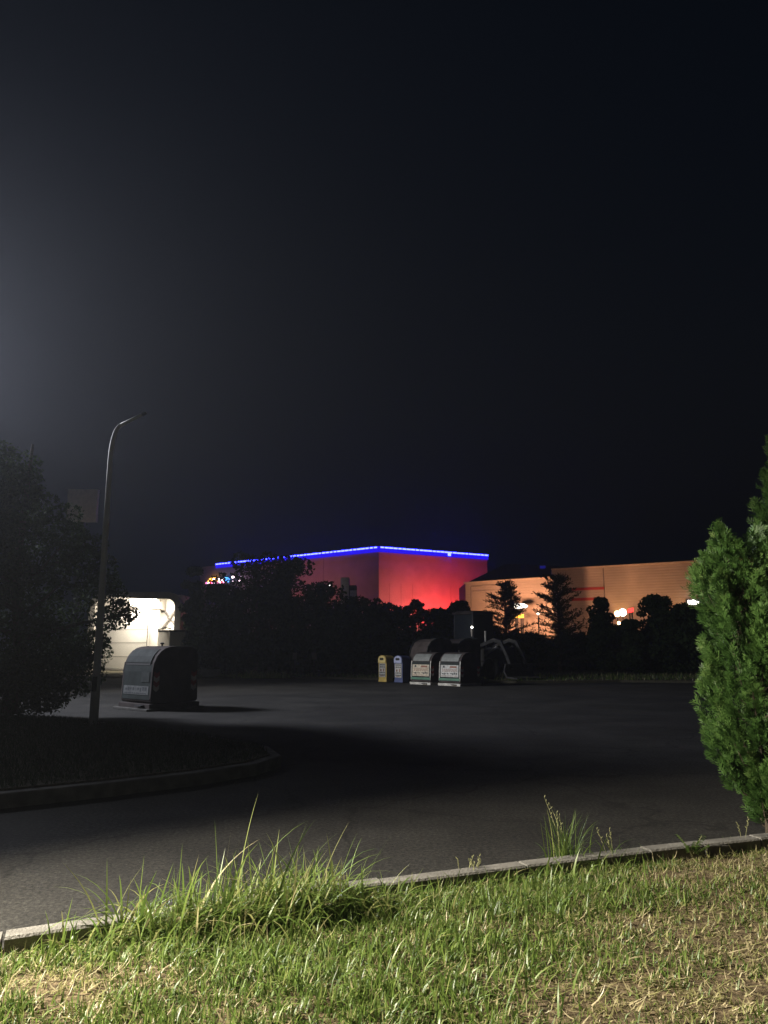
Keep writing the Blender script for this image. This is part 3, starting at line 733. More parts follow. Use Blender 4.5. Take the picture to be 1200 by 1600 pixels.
b = MB(); b.tube([(-.9, .3, zc + .1), (-.35, .3, zc + .25), (.0, .3, zc + .18)], .035, 6); b.build('bracket', M['dark'], croot)

# dark gate with white notice plate
gy = 48.5; ga, gb = atY(291, 1000, gy), atY(352, 1000, gy); gz = atY(300, 1008, gy).z
root = empty('metal_gate', ((ga.x + gb.x) / 2, gy, 0), 0, 'dark sheet gate with a small white notice right of the bay', 'gate')
w_ = gb.x - ga.x
b = MB(); b.box((0, 0, gz / 2 + .1), (w_, .05, gz - .2)); b.build('gate_panel', M['dark'], root)
b = MB(); b.box((0, -.06, gz), (w_ + .1, .08, .07)); b.box((0, -.06, .25), (w_ + .1, .07, .07))
for x_ in (-w_ / 2, 0, w_ / 2): b.box((x_, -.115, gz / 2), (.07, .05, gz))
b.build('gate_frame', M['darkwall'], root)
p0, p1 = atY(317, 1010, gy - .2), atY(335, 1019.5, gy - .2)
b = MB(); b.box(((p0.x + p1.x) / 2 - (ga.x + gb.x) / 2, -.16, (p0.z + p1.z) / 2), (p1.x - p0.x, .03, p0.z - p1.z)); b.build('notice_plate', M['white'], root, bevel=.01)
for (px, lab) in ((461, 'slim dark post with dull pale plate, left of the pair'), (491, 'slim dark post with dull pale plate, right of the pair')):
    q = atY(px, 1025, 43.0); root = empty('marker_post', (q.x, 43.0, .1), 0, lab, 'marker post', 'marker posts in front of the dark trees')
    b = MB(); b.tube([(0, 0, 0), (0, 0, q.z + .25 - .1)], .03, 8); b.build('post', M['dark'], root)
    b = MB(); b.box((0, -.045, q.z - .1), (.26, .02, .36)); b.build('plate', M['greybox'], root, bevel=.01)

# pylon sign rising behind the left tree
p0, p1 = p0b, p1b = atY(108, 765, 60), atY(151, 816, 60)
root = empty('pylon_sign', ((p0.x + p1.x) / 2, 60, 0), 0, 'tall blank beige board on a mast rising behind the left tree', 'pylon sign')
b = MB(); b.box((0, 0, (p0.z + p1.z) / 2), (p1.x - p0.x, .4, p0.z - p1.z)); b.build('board', M['trim'], root, bevel=.03)
b = MB(); b.box((0, 0, p1.z / 2), (.5, .35, p1.z - .01)); b.build('mast', M['dark'], root)

# ================================================================ red lit mall building with blue light band
ZM = 16.1
C_ = atZ(592, 853, ZM); Rr = atZ(761, 866, ZM); Ll = atZ(339, 880, ZM)
root = empty('mall_building', (C_.x, C_.y, 0), 0, 'big box building washed in red light under a blue light band', 'building')
def rel(p, z=None): return Vector((p.x - C_.x, p.y - C_.y, p.z if z is None else z))
back = Vector((0, 60, 0))
foot = [rel(Ll, 0), Vector((0, 0, 0)), rel(Rr, 0), rel(Rr, 0) + back * .9 + Vector((-12, 0, 0)), rel(Ll, 0) + back]
b = MB(); b.prism([(p.x, p.y) for p in foot], 0, ZM - .9); b.build('wall', M['mall'], root)
b = MB(); b.prism([(p.x, p.y) for p in foot], ZM - .898, ZM + .05); b.build('parapet', M['darkwall'], root)
# lower wing at the left end
dirL = rel(Ll, 0).normalized(); wl = rel(Ll, 0)
q = None
for t in lin(0, 20, 401):
    p = C_ + wl + dirL * t
    xx = 600 + F * p.x / (p.y * CP + (ZM - CAMH) * SP)
    if xx <= 314: q = p; break
zq = atY(314, 886, q.y).z
nl = Vector((-dirL.y, dirL.x, 0)); nl = nl if nl.y < 0 else -nl
e0 = wl + dirL * .02; e1 = Vector((q.x - C_.x, q.y - C_.y, 0))
b = MB(); b.prism([(p.x, p.y) for p in (e1, e0, e0 + back, e1 + back)], 0, zq); b.build('wing', M['mall'], root)
# panel joints on the red face
dirR = rel(Rr, 0).normalized(); lenR = rel(Rr, 0).length; nr = Vector((dirR.y, -dirR.x, 0))
b = MB(); rotR = Matrix.Rotation(math.atan2(dirR.y, dirR.x), 3, 'Z'); rotL = Matrix.Rotation(math.atan2(-dirL.y, -dirL.x), 3, 'Z')
for t in (.09, .19, .29, .64, .72): b.box(dirR * lenR * t + nr * .008 + Vector((0, 0, 5.4)), (.05, .02, 10.8), rotR)
b.build('panel_joints', M['joint'], root)
lenL = wl.length
b = MB()
for t in (.3, .7): b.box(dirL * lenL * t + nl * .02 + Vector((0, 0, ZM / 2 - .5)), (.07, .05, ZM - 1), rotL)
b.build('panel_joints', M['joint'], root)
# louvre vent on the red face
b = MB(); vc = dirR * lenR * .33 + nr * .12
for z in lin(5.6, 6.6, 6): b.box(vc + Vector((0, 0, z)), (1.6, .22, .08), rotR)
b.build('vent', M['joint'], root)
# light band: fascia with the tube light put in as its own glow + tube segments
b = MB(); bz = ZM - .48
b.box(dirR * (lenR / 2) + nr * .16 + Vector((0, 0, bz)), (lenR + .2, .10, .82), rotR); b.box(dirL * (lenL / 2) + nl * .16 + Vector((0, 0, bz)), (lenL + .2, .10, .82), rotL)
band = b.build('light_band', GL['ledband'], root)
b = MB(); ns = 26
for i in range(ns):
    a = (i + .5) / ns; L1 = lenR / ns * .86 * (1 if i % 4 else .8); b.box(dirR * lenR * a + nr * .30 + Vector((0, 0, ZM - .22)), (L1, .08, .20), rotR)
ns = 46
for i in range(ns):
    a = (i + .5) / ns; L1 = lenL / ns * random.uniform(.62, .9); b.box(dirL * lenL * a + nl * .30 + Vector((0, 0, ZM - .22)), (L1, .08, .20), rotL)
b.box(dirR * lenR * .62 + nr * .34 + Vector((0, 0, ZM - .45)), (.5, .12, .6), rotR)
b.build('light_tube', GL['led'], band)
# neon sign on the left wing
nroot_c = None
def on_left(px, py, off=.35):   # point on the left wall plane seen at the given place
    r = ray(px, py); o_ = Vector((0, 0, CAMH)); pl = C_ + nl * off; t = (Vector((pl.x, pl.y, 0)) - Vector((o_.x, o_.y, 0))).dot(nl) / Vector((r.x, r.y, 0)).dot(nl); return o_ + r * t
cn = on_left(349, 908)
root = empty('neon_sign', tuple(cn), 0, 'multicoloured lit neon sign on the far left end of the mall', 'neon sign')
def nstroke(name, pts, m, r=.11, parent=root):
    b = MB(); b.tube([on_left(*p) - cn for p in pts], r, 6); return b.build(name, m, parent)
b = MB(); pa = [on_left(px, py, .12) - cn for px, py in ((320, 915), (372, 911), (374, 900.5), (330, 902))]
pb = [p - nl * .1 for p in pa]; b.add(pa + pb, [(0, 1, 2, 3), (7, 6, 5, 4)] + [(i, i + 4, (i + 1) % 4 + 4, (i + 1) % 4) for i in range(4)]); b.build('backing', M['dark'], root)
nstroke('neon_outline', [(325, 909), (327, 905), (332, 903.6), (340, 903)], GL['neony'])
nstroke('neon_outline', [(352, 902.5), (356, 903), (359, 906), (357, 909), (353, 908)], GL['neonb'])
for i, x_ in enumerate(lin(329, 353, 7)):
    s_ = -.11 * (x_ - 329)
    m_ = [GL['neony'], GL['neonw'], GL['neony'], GL['neonw'], GL['neonw'], GL['neonw'], GL['neonb']][i]
    shp = [[(0, 908.6), (0, 904.6), (2.4, 904.6), (2.4, 906.6), (0, 906.6)], [(2.2, 904.6), (0, 904.6), (0, 908.4), (2.4, 908.4)], [(0, 908.6), (1.2, 904.4), (2.4, 908.6)], [(0, 904.6), (2.6, 904.6), (1.3, 904.6), (1.3, 908.6)]][i % 4]
    nstroke('neon_letter', [(x_ + p[0], p[1] + s_ * .12) for p in shp], m_)
for i, x_ in enumerate(lin(322, 352, 11)):
    nstroke('neon_letter', [(x_, 911.4 - .07 * (x_ - 322) * .9), (x_ + 1.6, 910.6 - .07 * (x_ - 322) * .9)], [GL['neonp'], GL['neonw'], GL['neonr']][i % 3], .14)
for (px, py) in ((363, 902), (364.5, 901.6), (376.6, 901.8), (370, 908.8), (374.7, 907.4), (363.6, 909)):
    b = MB(); p = on_left(px, py) - cn; b.sphere(p, .16, 8, 6); b.build('bulb', GL['neonw'], root)
b = MB(); 
for px, py in ((363, 902), (376.6, 901.8), (370, 908.8), (374.7, 907.4), (363.6, 909)): b.tube([on_left(px, py) - cn, on_left(px, py, .0) - cn], .03, 5)
b.build('bulb_bracket', M['dark'], root)

# grey plant cabin in front of the left face
root = empty('plant_cabin', tuple(Vector((atY(540, 1000, 100).x, 100, 0))), 0, 'grey two step plant cabin seen in front of the mall', 'cabin')
x0, x1, x2 = [atY(p, 1000, 100).x - root.location.x for p in (531, 544.5, 556)]
za, zb = atY(540, 902, 100).z, atY(550, 914, 100).z
b = MB(); b.box(((x0 + x1) / 2, 1.5, za / 2), (x1 - x0, 3, za)); b.build('tall_block', M['greybox'], root, bevel=.05)
b = MB(); b.box(((x1 + x2) / 2 + .01, 1.6, zb / 2), (x2 - x1, 2.6, zb)); b.build('low_block', M['bodydark'], root, bevel=.05)
b = MB(); b.box(((x1 + x2) / 2 + .1, .22, zb - 1.1), (x2 - x1 - .1, .12, .8)); b.build('pale_panel', M['concrete'], root)

# ================================================================ tan retail building, right
Z1, Z2 = 8.2, 9.65
A0 = atZ(727, 910, Z1); A1 = atZ(863, 901.5, Z1)
B0 = atZ(862, 889, Z2); B1 = atZ(1290, 865, Z2)
root = empty('retail_building', (B0.x, B0.y, 0), 0, 'long tan ribbed retail building with red stripes lit orange', 'building')
def rb(p, z=0): return Vector((p.x - B0.x, p.y - B0.y, z))
bk = Vector((8, 40, 0))
b = MB(); f1 = [rb(A0), rb(A1), rb(A1) + bk, rb(A0) + bk]; b.prism([(p.x, p.y) for p in f1], 0, Z1 - .12); b.build('low_wing', M['tan'], root)
f2 = [rb(B0), rb(B1), rb(B1) + bk, rb(B0) + bk]
b = MB(); b.prism([(p.x, p.y) for p in f2], 0, Z2 - .12); b.build('wall', M['tan'], root)
dA = (rb(A1) - rb(A0)).normalized(); nA = Vector((dA.y, -dA.x, 0)); lA = (rb(A1) - rb(A0)).length; rA = Matrix.Rotation(math.atan2(dA.y, dA.x), 3, 'Z')
dB = rb(B1).normalized(); nB = Vector((dB.y, -dB.x, 0)); lB = rb(B1).length; rB = Matrix.Rotation(math.atan2(dB.y, dB.x), 3, 'Z')
b = MB(); b.box(rb(A0) + dA * (lA / 2 - .1) + nA * .03 + Vector((0, 0, Z1 - .05)), (lA, .3, .14), rA); b.box(dB * lB / 2 + nB * .03 + Vector((0, 0, Z2 - .05)), (lB, .3, .14), rB); b.build('coping', M['trim'], root)
def on_wall(px, py, base, nn, off):
    r = ray(px, py); pl = base + nn * off; o_ = Vector((0, 0, CAMH)); t = Vector((pl.x, pl.y, 0)).dot(nn) / Vector((r.x, r.y, 0)).dot(nn); return o_ + r * t
def wallB(px, py, off=.1): return on_wall(px, py, B0, nB, off)
def wallA(px, py, off=.1): return on_wall(px, py, A0, nA, off)
for (xa_, xb_, ya, yb_) in ((893, 944, 917.0, 921), (893, 940, 933.2, 937.6)):
    p, q = wallB(xa_, ya + .6, .06), wallB(xb_, ya, .06); z0 = wallB(xb_, yb_, .06).z; z1 = q.z
    b = MB(); mid = (p + q) / 2; b.box((mid.x - B0.x, mid.y - B0.y, (z0 + z1) / 2), ((q - p).length, .14, z1 - z0), rB); b.build('red_stripe', M['redband'], root)
b = MB()
for px in (944, 1148):
    p = wallB(px, 920, .02); b.box((p.x - B0.x, p.y - B0.y, Z2 / 2 - .1), (.09, .07, Z2 - .25), rB)
b.build('panel_joint', M['joint'], root)
# recessed frame on the low wing
b = MB()
def frA(x0, y0, x1, y1, th):
    p, q = wallA(x0, y0, .04), wallA(x1, y1, .04); mid = (p + q) / 2; dv = (q - p)
    b.box((mid.x - B0.x, mid.y - B0.y, mid.z), (max(Vector((dv.x, dv.y)).length, th), .06, max(abs(dv.z), th)), rA)
frA(736, 916, 784, 913.5, .12); frA(736, 924, 784, 921.5, .06); frA(736, 917, 736, 950, .10); frA(759, 924, 759, 950, .08); b.build('wall_frame', M['greybox'], root)
# illuminated signs
def lit_sign(name, label, pts, wallf, m, depth=.35):
    P_ = [wallf(*p, 2.2) for p in pts]; Pb = [wallf(*p, 2.2 - depth) for p in pts]
    c_ = sum(P_, Vector()) / len(P_); r_ = empty(name, tuple(c_), 0, label, 'lit sign')
    n_ = len(P_); b = MB(); b.add([p - c_ for p in P_], [tuple(range(n_))]); b.build('sign_face', m, r_)
    b = MB(); b.add([(p - c_) * 1.04 + (Pb[0] - P_[0]) * .05 for p in P_] + [p - c_ for p in Pb], [(i, i + n_, (i + 1) % n_ + n_, (i + 1) % n_) for i in range(n_)] + [tuple(range(n_, 2 * n_))]); b.build('sign_case', M['dark'], r_)
    b = MB()
    for f_ in (.3, .7):
        k_ = int(n_ * f_); p = (P_[0] * (1 - f_) + P_[n_ // 2] * f_); b.tube([Vector((p.x, p.y, 0)) - c_, Vector((p.x, p.y, p.z - .1)) - c_ - (P_[0] - Pb[0]) * .6], .08, 6)
    b.build('sign_leg', M['dark'], r_)
    return r_
ov = [(811 + 13.5 * math.cos(t), 947.0 + 4.2 * math.sin(t)) for t in lin(0, 2 * math.pi, 22, endpoint=False)]
lit_sign('store_sign', 'bright white oval lit sign between the two cedars', ov, wallA, GL['sign'])
lit_sign('menu_sign', 'small yellow lit sign under the white oval sign', [(804, 966), (818.5, 965.5), (818.5, 959.5), (804, 960.5)], wallA, GL['signyellow'])
lit_sign('shop_sign', 'small red lit sign beside the globe lamp on the tan wall', [(981, 958), (990, 956), (990, 949.5), (981, 951)], wallB, GL['signred'])
# white letters at the right end, on a dark board
def lettering(label, strokes, m):
    P_ = wallB(1083, 941, .3); r_ = empty('letter_sign', tuple(P_), 0, label, 'lit sign')
    b = MB(); pts = [wallB(*p, .14) - P_ for p in ((1071, 947), (1100, 946), (1100, 935), (1071, 936))]; b.add(pts + [p - nB * .1 for p in pts], [(0, 1, 2, 3), (7, 6, 5, 4)] + [(i, i + 4, (i + 1) % 4 + 4, (i + 1) % 4) for i in range(4)]); b.build('board', M['dark'], r_)
    for s_ in strokes:
        b = MB()
        for p, q in zip(s_[:-1], s_[1:]): b.tube([wallB(*p, .3) - P_, wallB(*q, .3) - P_], .09, 6)
        b.build('letter', m, r_)
lettering('white lit letters on a dark board at the clipped conifer edge', [[(1076.5, 938), (1076.5, 944), (1080.5, 944), (1080.5, 938)], [(1083.5, 937.5), (1083.5, 944)], [(1087.5, 939.5), (1083.7, 942), (1088, 944)], [(1090.5, 944), (1090.5, 940), (1093, 940)]], GL['cool'])

# dark hall with sloped roof behind
hx = [atY(px, py, 97) for px, py in ((728, 911), (790, 881), (870, 884), (905, 888))]
root = empty('dark_hall', (hx[1].x, 97, 0), 0, 'unlit dark hall with sloped roof between red and tan buildings', 'building')
pr = [(p.x - hx[1].x, p.z) for p in hx]; pr = [(pr[0][0], 0), pr[0], pr[1], pr[2], pr[3], (pr[3][0], 0)]
b = MB(); b.extrude_y(pr[::-1], 0, 9); b.build('wall', M['darkwall'], root)
q = atY(848, 886, 96.7); b = MB(); b.box((q.x - hx[1].x, -.25, q.z), (.7, .2, .35)); b.build('beacon', GL['bluedot'], root)

# ================================================================ small lamps seen through the trees
def lamp(px, py, Y, r, m, label):
    p = atY(px, py, Y); root = empty('globe_lamp', (p.x, p.y, 0), 0, label, 'lamp', 'small lamps behind the trees')
    b = MB(); b.tube([(0, 0, 0), (0, 0, p.z - r * .8)], .045, 6); b.build('post', M['dark'], root)
    b = MB(); b.sphere((0, 0, p.z), r, 10, 8); b.build('globe', m, root, True)
lamp(517, 914, 98, .22, GL['cool'], 'cool white point lamp beside the grey plant cabin')
lamp(656, 964, 57, .16, GL['warm'], 'warm lamp glowing below the red wall, higher of two')
lamp(654, 969.5, 56.6, .13, GL['warm'], 'warm lamp glowing below the red wall, lower of two')
lamp(690, 961, 57.4, .11, GL['warm'], 'warm lamp under the right side of the red wall')
lamp(632, 965.5, 57.2, .07, GL['cool'], 'tiny white lamp left of the warm pair')
lamp(794, 965, 57.6, .08, GL['cool'], 'small white lamp through the first cedar, upper')
lamp(794.5, 973, 57, .07, GL['cool'], 'small white lamp through the first cedar, lower')
lamp(841, 958.5, 57.3, .10, GL['cool'], 'small white lamp between the cedars near the oval sign')
lamp(973, 957, 66, .32, GL['cool'], 'large white globe lamp in front of the tan wall')
lamp(964.5, 959, 67, .26, GL['warm'], 'warm wall washer lamp beside the large white globe')
lamp(967, 973.5, 66, .14, GL['warm'], 'warm lamp low under the large white globe')
lamp(921, 984, 58, .09, GL['cool'], 'small white lamp low between cedar and round tree')
lamp(1083, 956.5, 66, .14, GL['cool'], 'small white lamp under the lit letters')
lamp(930, 1007.5, 57.8, .06, GL['cool'], 'faint lamp near the ground right of the large cedar')
# the white work light on the tractor
q = atY(737.5, 980, 38.3)
wroot = empty('work_light', tuple(q), 0, 'white lit work light hanging by the tractor cab', 'work light')
b = MB(); b.sphere((0, 0, 0), .055, 10, 8, sz=.9); b.build('lens', GL['cool'], wroot)
b = MB(); b.tube([(0, .02, -.06), (-.02, .03, -.45)], [.075, .02], 10); b.tube([(0, .05, .0), (0, .3, .1)], .02, 6); b.build('reflector', M['chevwhite'], wroot)

# ================================================================ vegetation
def leaf_quads(P, Nn, size, tint):
    n = len(P); a = np.cross(Nn, rng.normal(size=(n, 3))); a /= np.linalg.norm(a, axis=1)[:, None] + 1e-9
    b = np.cross(Nn, a); s = size[:, None]
    V = np.stack([P - a * s, P + b * s * .55, P + a * s, P - b * s * .55], 1).reshape(-1, 3)
    Q = np.arange(n * 4).reshape(-1, 4); return V, Q, np.repeat(tint, 4)
def crown_points(n, blobs):
    w = np.array([b[3] ** 2 for b in blobs]); idx = rng.choice(len(blobs), n, p=w / w.sum()); B = np.array(blobs)[idx]
    d = rng.normal(size=(n, 3)); d /= np.linalg.norm(d, axis=1)[:, None]
    rr = B[:, 3] * (rng.uniform(.55, 1.08, n) ** .5)
    return B[:, :3] + d * rr[:, None] * np.array([1, 1, .85]), d
def broadleaf(x, y, H, Rr_, label, n=4500, leaf=.14, low=.05, z0=.1, nb=22, name='broadleaf_tree', group='dark trees across the road'):
    root = empty(name, (x, y, z0), 0, label, 'tree', group)
    b = MB(); b.tube([(0, 0, 0), (.05, 0, H * .3), (-.04, .05, H * .62), (0, 0, H * .85)], [.05 * H ** .6 + .03, .04 * H ** .6, .02 * H ** .6, .01], 9)
    for i in range(6):
        a = random.uniform(0, 6.28); s = random.uniform(.25, .6) * H
        b.tube([(0, 0, s), (math.cos(a) * Rr_ * .35, math.sin(a) * Rr_ * .35, s + .12 * H), (math.cos(a) * Rr_ * .7, math.sin(a) * Rr_ * .7, s + .2 * H)], [.03, .02, .008], 6)
    b.build('trunk', M['bark'], root)
    blobs = []
    for i in range(nb):
        t = random.uniform(0, 1); z = H * (low + (1 - low) * t); prof = math.sin(math.pi * min(1, .12 + .80 * t)) ** .55
        a = random.uniform(0, 6.28); r = Rr_ * prof * random.uniform(.25, .8); br = Rr_ * random.uniform(.26, .42)
        z = min(z, H - br * .8); z = max(z, br * .6)
        blobs.append((math.cos(a) * r, math.sin(a) * r, z, br))
    blobs.append((random.uniform(-.1, .1), 0, H - Rr_ * .3, Rr_ * .3))
    for i in range(14):
        z = H * random.uniform(.08, .7); blobs.append((random.gauss(0, .3) * Rr_, random.gauss(0, .3) * Rr_, z, min(Rr_ * .5, max(.4, z * .9))))
    P, d = crown_points(n, blobs)
    Nn = d * .6 + rng.normal(size=d.shape) * .8; Nn /= np.linalg.norm(Nn, axis=1)[:, None]
    V, Q, t = leaf_quads(P, Nn, rng.uniform(.6, 1.3, n) * leaf, np.clip(rng.normal(.5, .25, n), 0, 1))
    np_mesh('crown', V, Q, M['foliage'], t, root); return root
TR = [(304, 889, 19, 49.2, 'slim dark tree at the left end, next to the bay'),
      (343, 916, 34, 47, 'low dark tree under the neon sign'), (404, 866, 50, 45.5, 'tallest dark tree covering the left of the blue band'),
      (456, 872, 42, 46.5, 'tall dark tree right of the tallest, its edge against the purple wall'), (508, 912, 36, 46, 'stepped down dark tree left of the plant cabin'),
      (556, 936, 42, 46, 'low spreading dark tree under the grey plant cabin'), (603, 946, 32, 47, 'low dark tree under the corner of the red wall'),
      (682, 954, 28, 48, 'low dark tree right of the warm lamps'), (717, 942, 22, 50, 'feathery dark tree where the red and tan walls meet'),
      (937, 936, 25, 49, 'rounded dark tree left of the large globe lamp'), (986, 972, 20, 46, 'narrow dark tree under the red shop sign'),
      (1024, 933, 31, 47, 'tufted dark tree between two orange light pools'), (1063, 946, 40, 46, 'broad dark tree under the lit letters'), (1112, 950, 44, 48, 'dark tree half hidden behind the clipped conifer')]
for (px, py, hw, Y, lab) in TR:
    p = atY(px, py, Y); broadleaf(p.x, Y, p.z, hw * Y / 1200 * (1.3 if px < 720 and px > 320 else 1.08), lab, 9000, .13, nb=40)
# umbrella pine silhouette against the red wall
p = atY(640, 937, 47)
root = empty('umbrella_pine', (p.x, 47, .1), 0, 'flat topped pine with open limbs against the red wall', 'tree', 'dark trees across the road')
b = MB(); H = p.z - .1; b.tube([(0, 0, 0), (.1, 0, H * .5), (.2, 0, H * .8)], [.13, .10, .06], 8); bl = []
for i in range(9):
    a = random.uniform(-.3, .3); dx = [-1.1, -.8, -.5, -.1, .2, .5, .75, .35, -.3][i]; dz = [.62, .74, .80, .86, .93, .90, .80, .74, .66][i]
    b.tube([(.1, 0, H * .5), (.1 + dx * .5, a * .5, H * (dz - .12)), (dx, a, H * dz)], [.05, .03, .015], 6)
    for j in range(3): bl.append((dx + random.uniform(-.2, .2), a + random.uniform(-.3, .3), H * dz + random.uniform(-.06, .16), random.uniform(.18, .3)))
b.build('trunk', M['bark'], root)
for i in range(5): bl.append((random.uniform(-.9, .9), random.uniform(-.3, .3), random.uniform(.3, .55) * H, .55))
P, d = crown_points(3200, bl); V, Q, t = leaf_quads(P, d * .4 + rng.normal(size=d.shape), rng.uniform(.06, .13, 3200), rng.uniform(0, 1, 3200)); np_mesh('crown', V, Q, M['needles'], t, root)
# cedars with layered fronds
def cedar(px, py, hw, Y, lab, seed):
    rr = random.Random(seed); p = atY(px, py, Y); H = p.z - .1; Rr_ = hw * Y / 1200
    root = empty('cedar_tree', (p.x, Y, .1), 0, lab, 'tree', 'dark trees across the road')
    b = MB(); b.tube([(0, 0, 0), (.03, 0, H * .5), (0, 0, H * .97)], [.16, .10, .02], 9)
    P = []; A = []
    for lv in lin(.06, .98, 17):
        z = H * lv; Rl = Rr_ * (1.05 * (1 - lv) ** .55 + .12)
        for k_ in range(rr.randint(6, 9)):
            a = rr.uniform(0, 6.28); L = Rl * rr.uniform(.65, 1.1); up = rr.uniform(-.05, .35) + .45 * lv
            e = Vector((math.cos(a) * L, math.sin(a) * L, z + up * L)); s_ = Vector((0, 0, z))
            b.tube([s_, s_.lerp(e, .5) + Vector((0, 0, .05)), e], [.035, .022, .008], 5)
            for t in lin(.15, 1.05, 9):
                c_ = s_.lerp(e, t)
                for q in range(7):
                    P.append(c_ + Vector((rr.gauss(0, .09), rr.gauss(0, .09), rr.gauss(.02, .05)))); 
                    A.append((Vector((math.cos(a), math.sin(a), up + .3)).normalized() + Vector((rr.gauss(0, .6), rr.gauss(0, .6), rr.gauss(.1, .4)))).normalized())
    b.build('trunk', M['bark'], root)
    P = np.array([tuple(v) for v in P]); A = np.array([tuple(v) for v in A]); n = len(P)
    s = np.cross(A, rng.normal(size=A.shape)); s /= np.linalg.norm(s, axis=1)[:, None]
    L = rng.uniform(.14, .30, n)[:, None]; w = rng.uniform(.02, .04, n)[:, None]
    V = np.stack([P - s * w, P + A * L * .6 - s * w * .8, P + A * L, P + A * L * .5 + s * w], 1).reshape(-1, 3)
    np_mesh('crown', V, np.arange(n * 4).reshape(-1, 4), M['needles'], np.repeat(rng.uniform(0, 1, n), 4), root)
cedar(788, 915, 40, 51, 'smaller dark cedar left of the white oval sign', 3)
cedar(870, 905, 46, 50, 'larger layered dark cedar right of the white oval sign', 8)
# hedge running behind
root = empty('hedge', (5, 53, .1), 0, 'long dark hedge filling the gaps behind the tree row', 'hedge')
n = 30000; xx = rng.uniform(-17, 26, n) ; top = 2.3 + .5 * hnoise(xx, xx * 0, .5, 2) + rng.normal(0, .12, n)
P = np.stack([xx, rng.uniform(-.8, .8, n), rng.uniform(0, 1, n) ** .8 * top], 1)
V, Q, t = leaf_quads(P, rng.normal(size=P.shape), rng.uniform(.10, .2, n), rng.uniform(0, 1, n)); np_mesh('foliage', V, Q, M['foliage'], t, root)
b = MB(); b.box((4.5, .1, .85), (43, .6, 1.7)); b.build('dark_core', M['bark'], root)  # solid dark box added inside to keep the hedge opaque

# big dark tree on the left, in front of the bay
def left_tree():
    Y = 17.6; root_p = atZ(40, 1118, .15)
    root = empty('broadleaf_tree', (root_p.x - .6, Y, .15), 0, 'large dark tree with foliage to the ground left of the lamp', 'tree')
    ox = root.location.x
    b = MB(); b.tube([(0, 0, 0), (.1, .1, 1.4), (-.1, 0, 3), (0, .1, 6.2)], [.2, .15, .1, .03], 10)
    for i in range(9):
        a = random.uniform(0, 6.28); s = random.uniform(.6, 3.6); b.tube([(0, 0, s), (math.cos(a) * .9, math.sin(a) * .9, s + .35), (math.cos(a) * 1.7, math.sin(a) * 1.6, s + .8)], [.06, .035, .01], 7)
    b.tube([(0, 0, 1.6), (1.5, 0, 2.0), (atY(205, 960, Y).x - ox, .0, atY(205, 960, Y).z - .15)], [.07, .04, .012], 7)
    b.build('trunk', M['bark'], root)
    bl = []
    edge = [(60, 770, .4), (118, 800, .3), (135, 830, .28), (160, 850, .3), (175, 880, .3), (185, 910, .26), (195, 935, .22), (208, 955, .19), (217, 962, .14), (200, 968, .16), (185, 975, .18), (170, 1000, .24), (160, 1020, .2), (150, 1040, .24), (135, 1062, .22), (120, 1080, .24), (100, 1095, .2), (80, 1102, .2), (20, 715, .5), (50, 745, .4), (-20, 690, .6), (60, 1105, .25), (30, 1106, .3), (0, 1106, .3), (-30, 1106, .3)]
    for (px, py, r) in edge:
        q = atY(px, py, Y); bl.append((q.x - ox - r * .7, random.uniform(-.3, .3), q.z - .15, r))
        bl.append((q.x - ox - r * 1.9, random.uniform(-.6, .5), q.z - .15 + random.uniform(-.1, .1), r * 1.5))
    for i in range(95):
        py = random.uniform(800, 1095); lim = np.interp(py, [770, 850, 960, 1040, 1100], [70, 150, 200, 150, 105]); px = random.uniform(-170, lim - 30)
        q = atY(px, py, Y); bl.append((q.x - ox, random.uniform(-1.0, 1.0), q.z - .15, random.uniform(.4, .6)))
    for i in range(60):  # extra crown mass, mostly out of view, added to shade the road
        py = random.uniform(690, 1060); px = random.uniform(-260, 30 if py < 790 else 60); q = atY(px, py, Y); bl.append((q.x - ox, random.uniform(-1.3, 1.3), q.z - .15, random.uniform(.55, .85)))
    bl = [(a, c_, max(z, r * .75), r) for (a, c_, z, r) in bl]
    n = 95000; P, d = crown_points(n, bl); Nn = d * .5 + rng.normal(size=d.shape) * .8; Nn /= np.linalg.norm(Nn, axis=1)[:, None]
    V, Q, t = leaf_quads(P, Nn, rng.uniform(.03, .062, n), rng.uniform(0, 1, n)); np_mesh('crown', V, Q, M['foliage'], t, root)
left_tree()

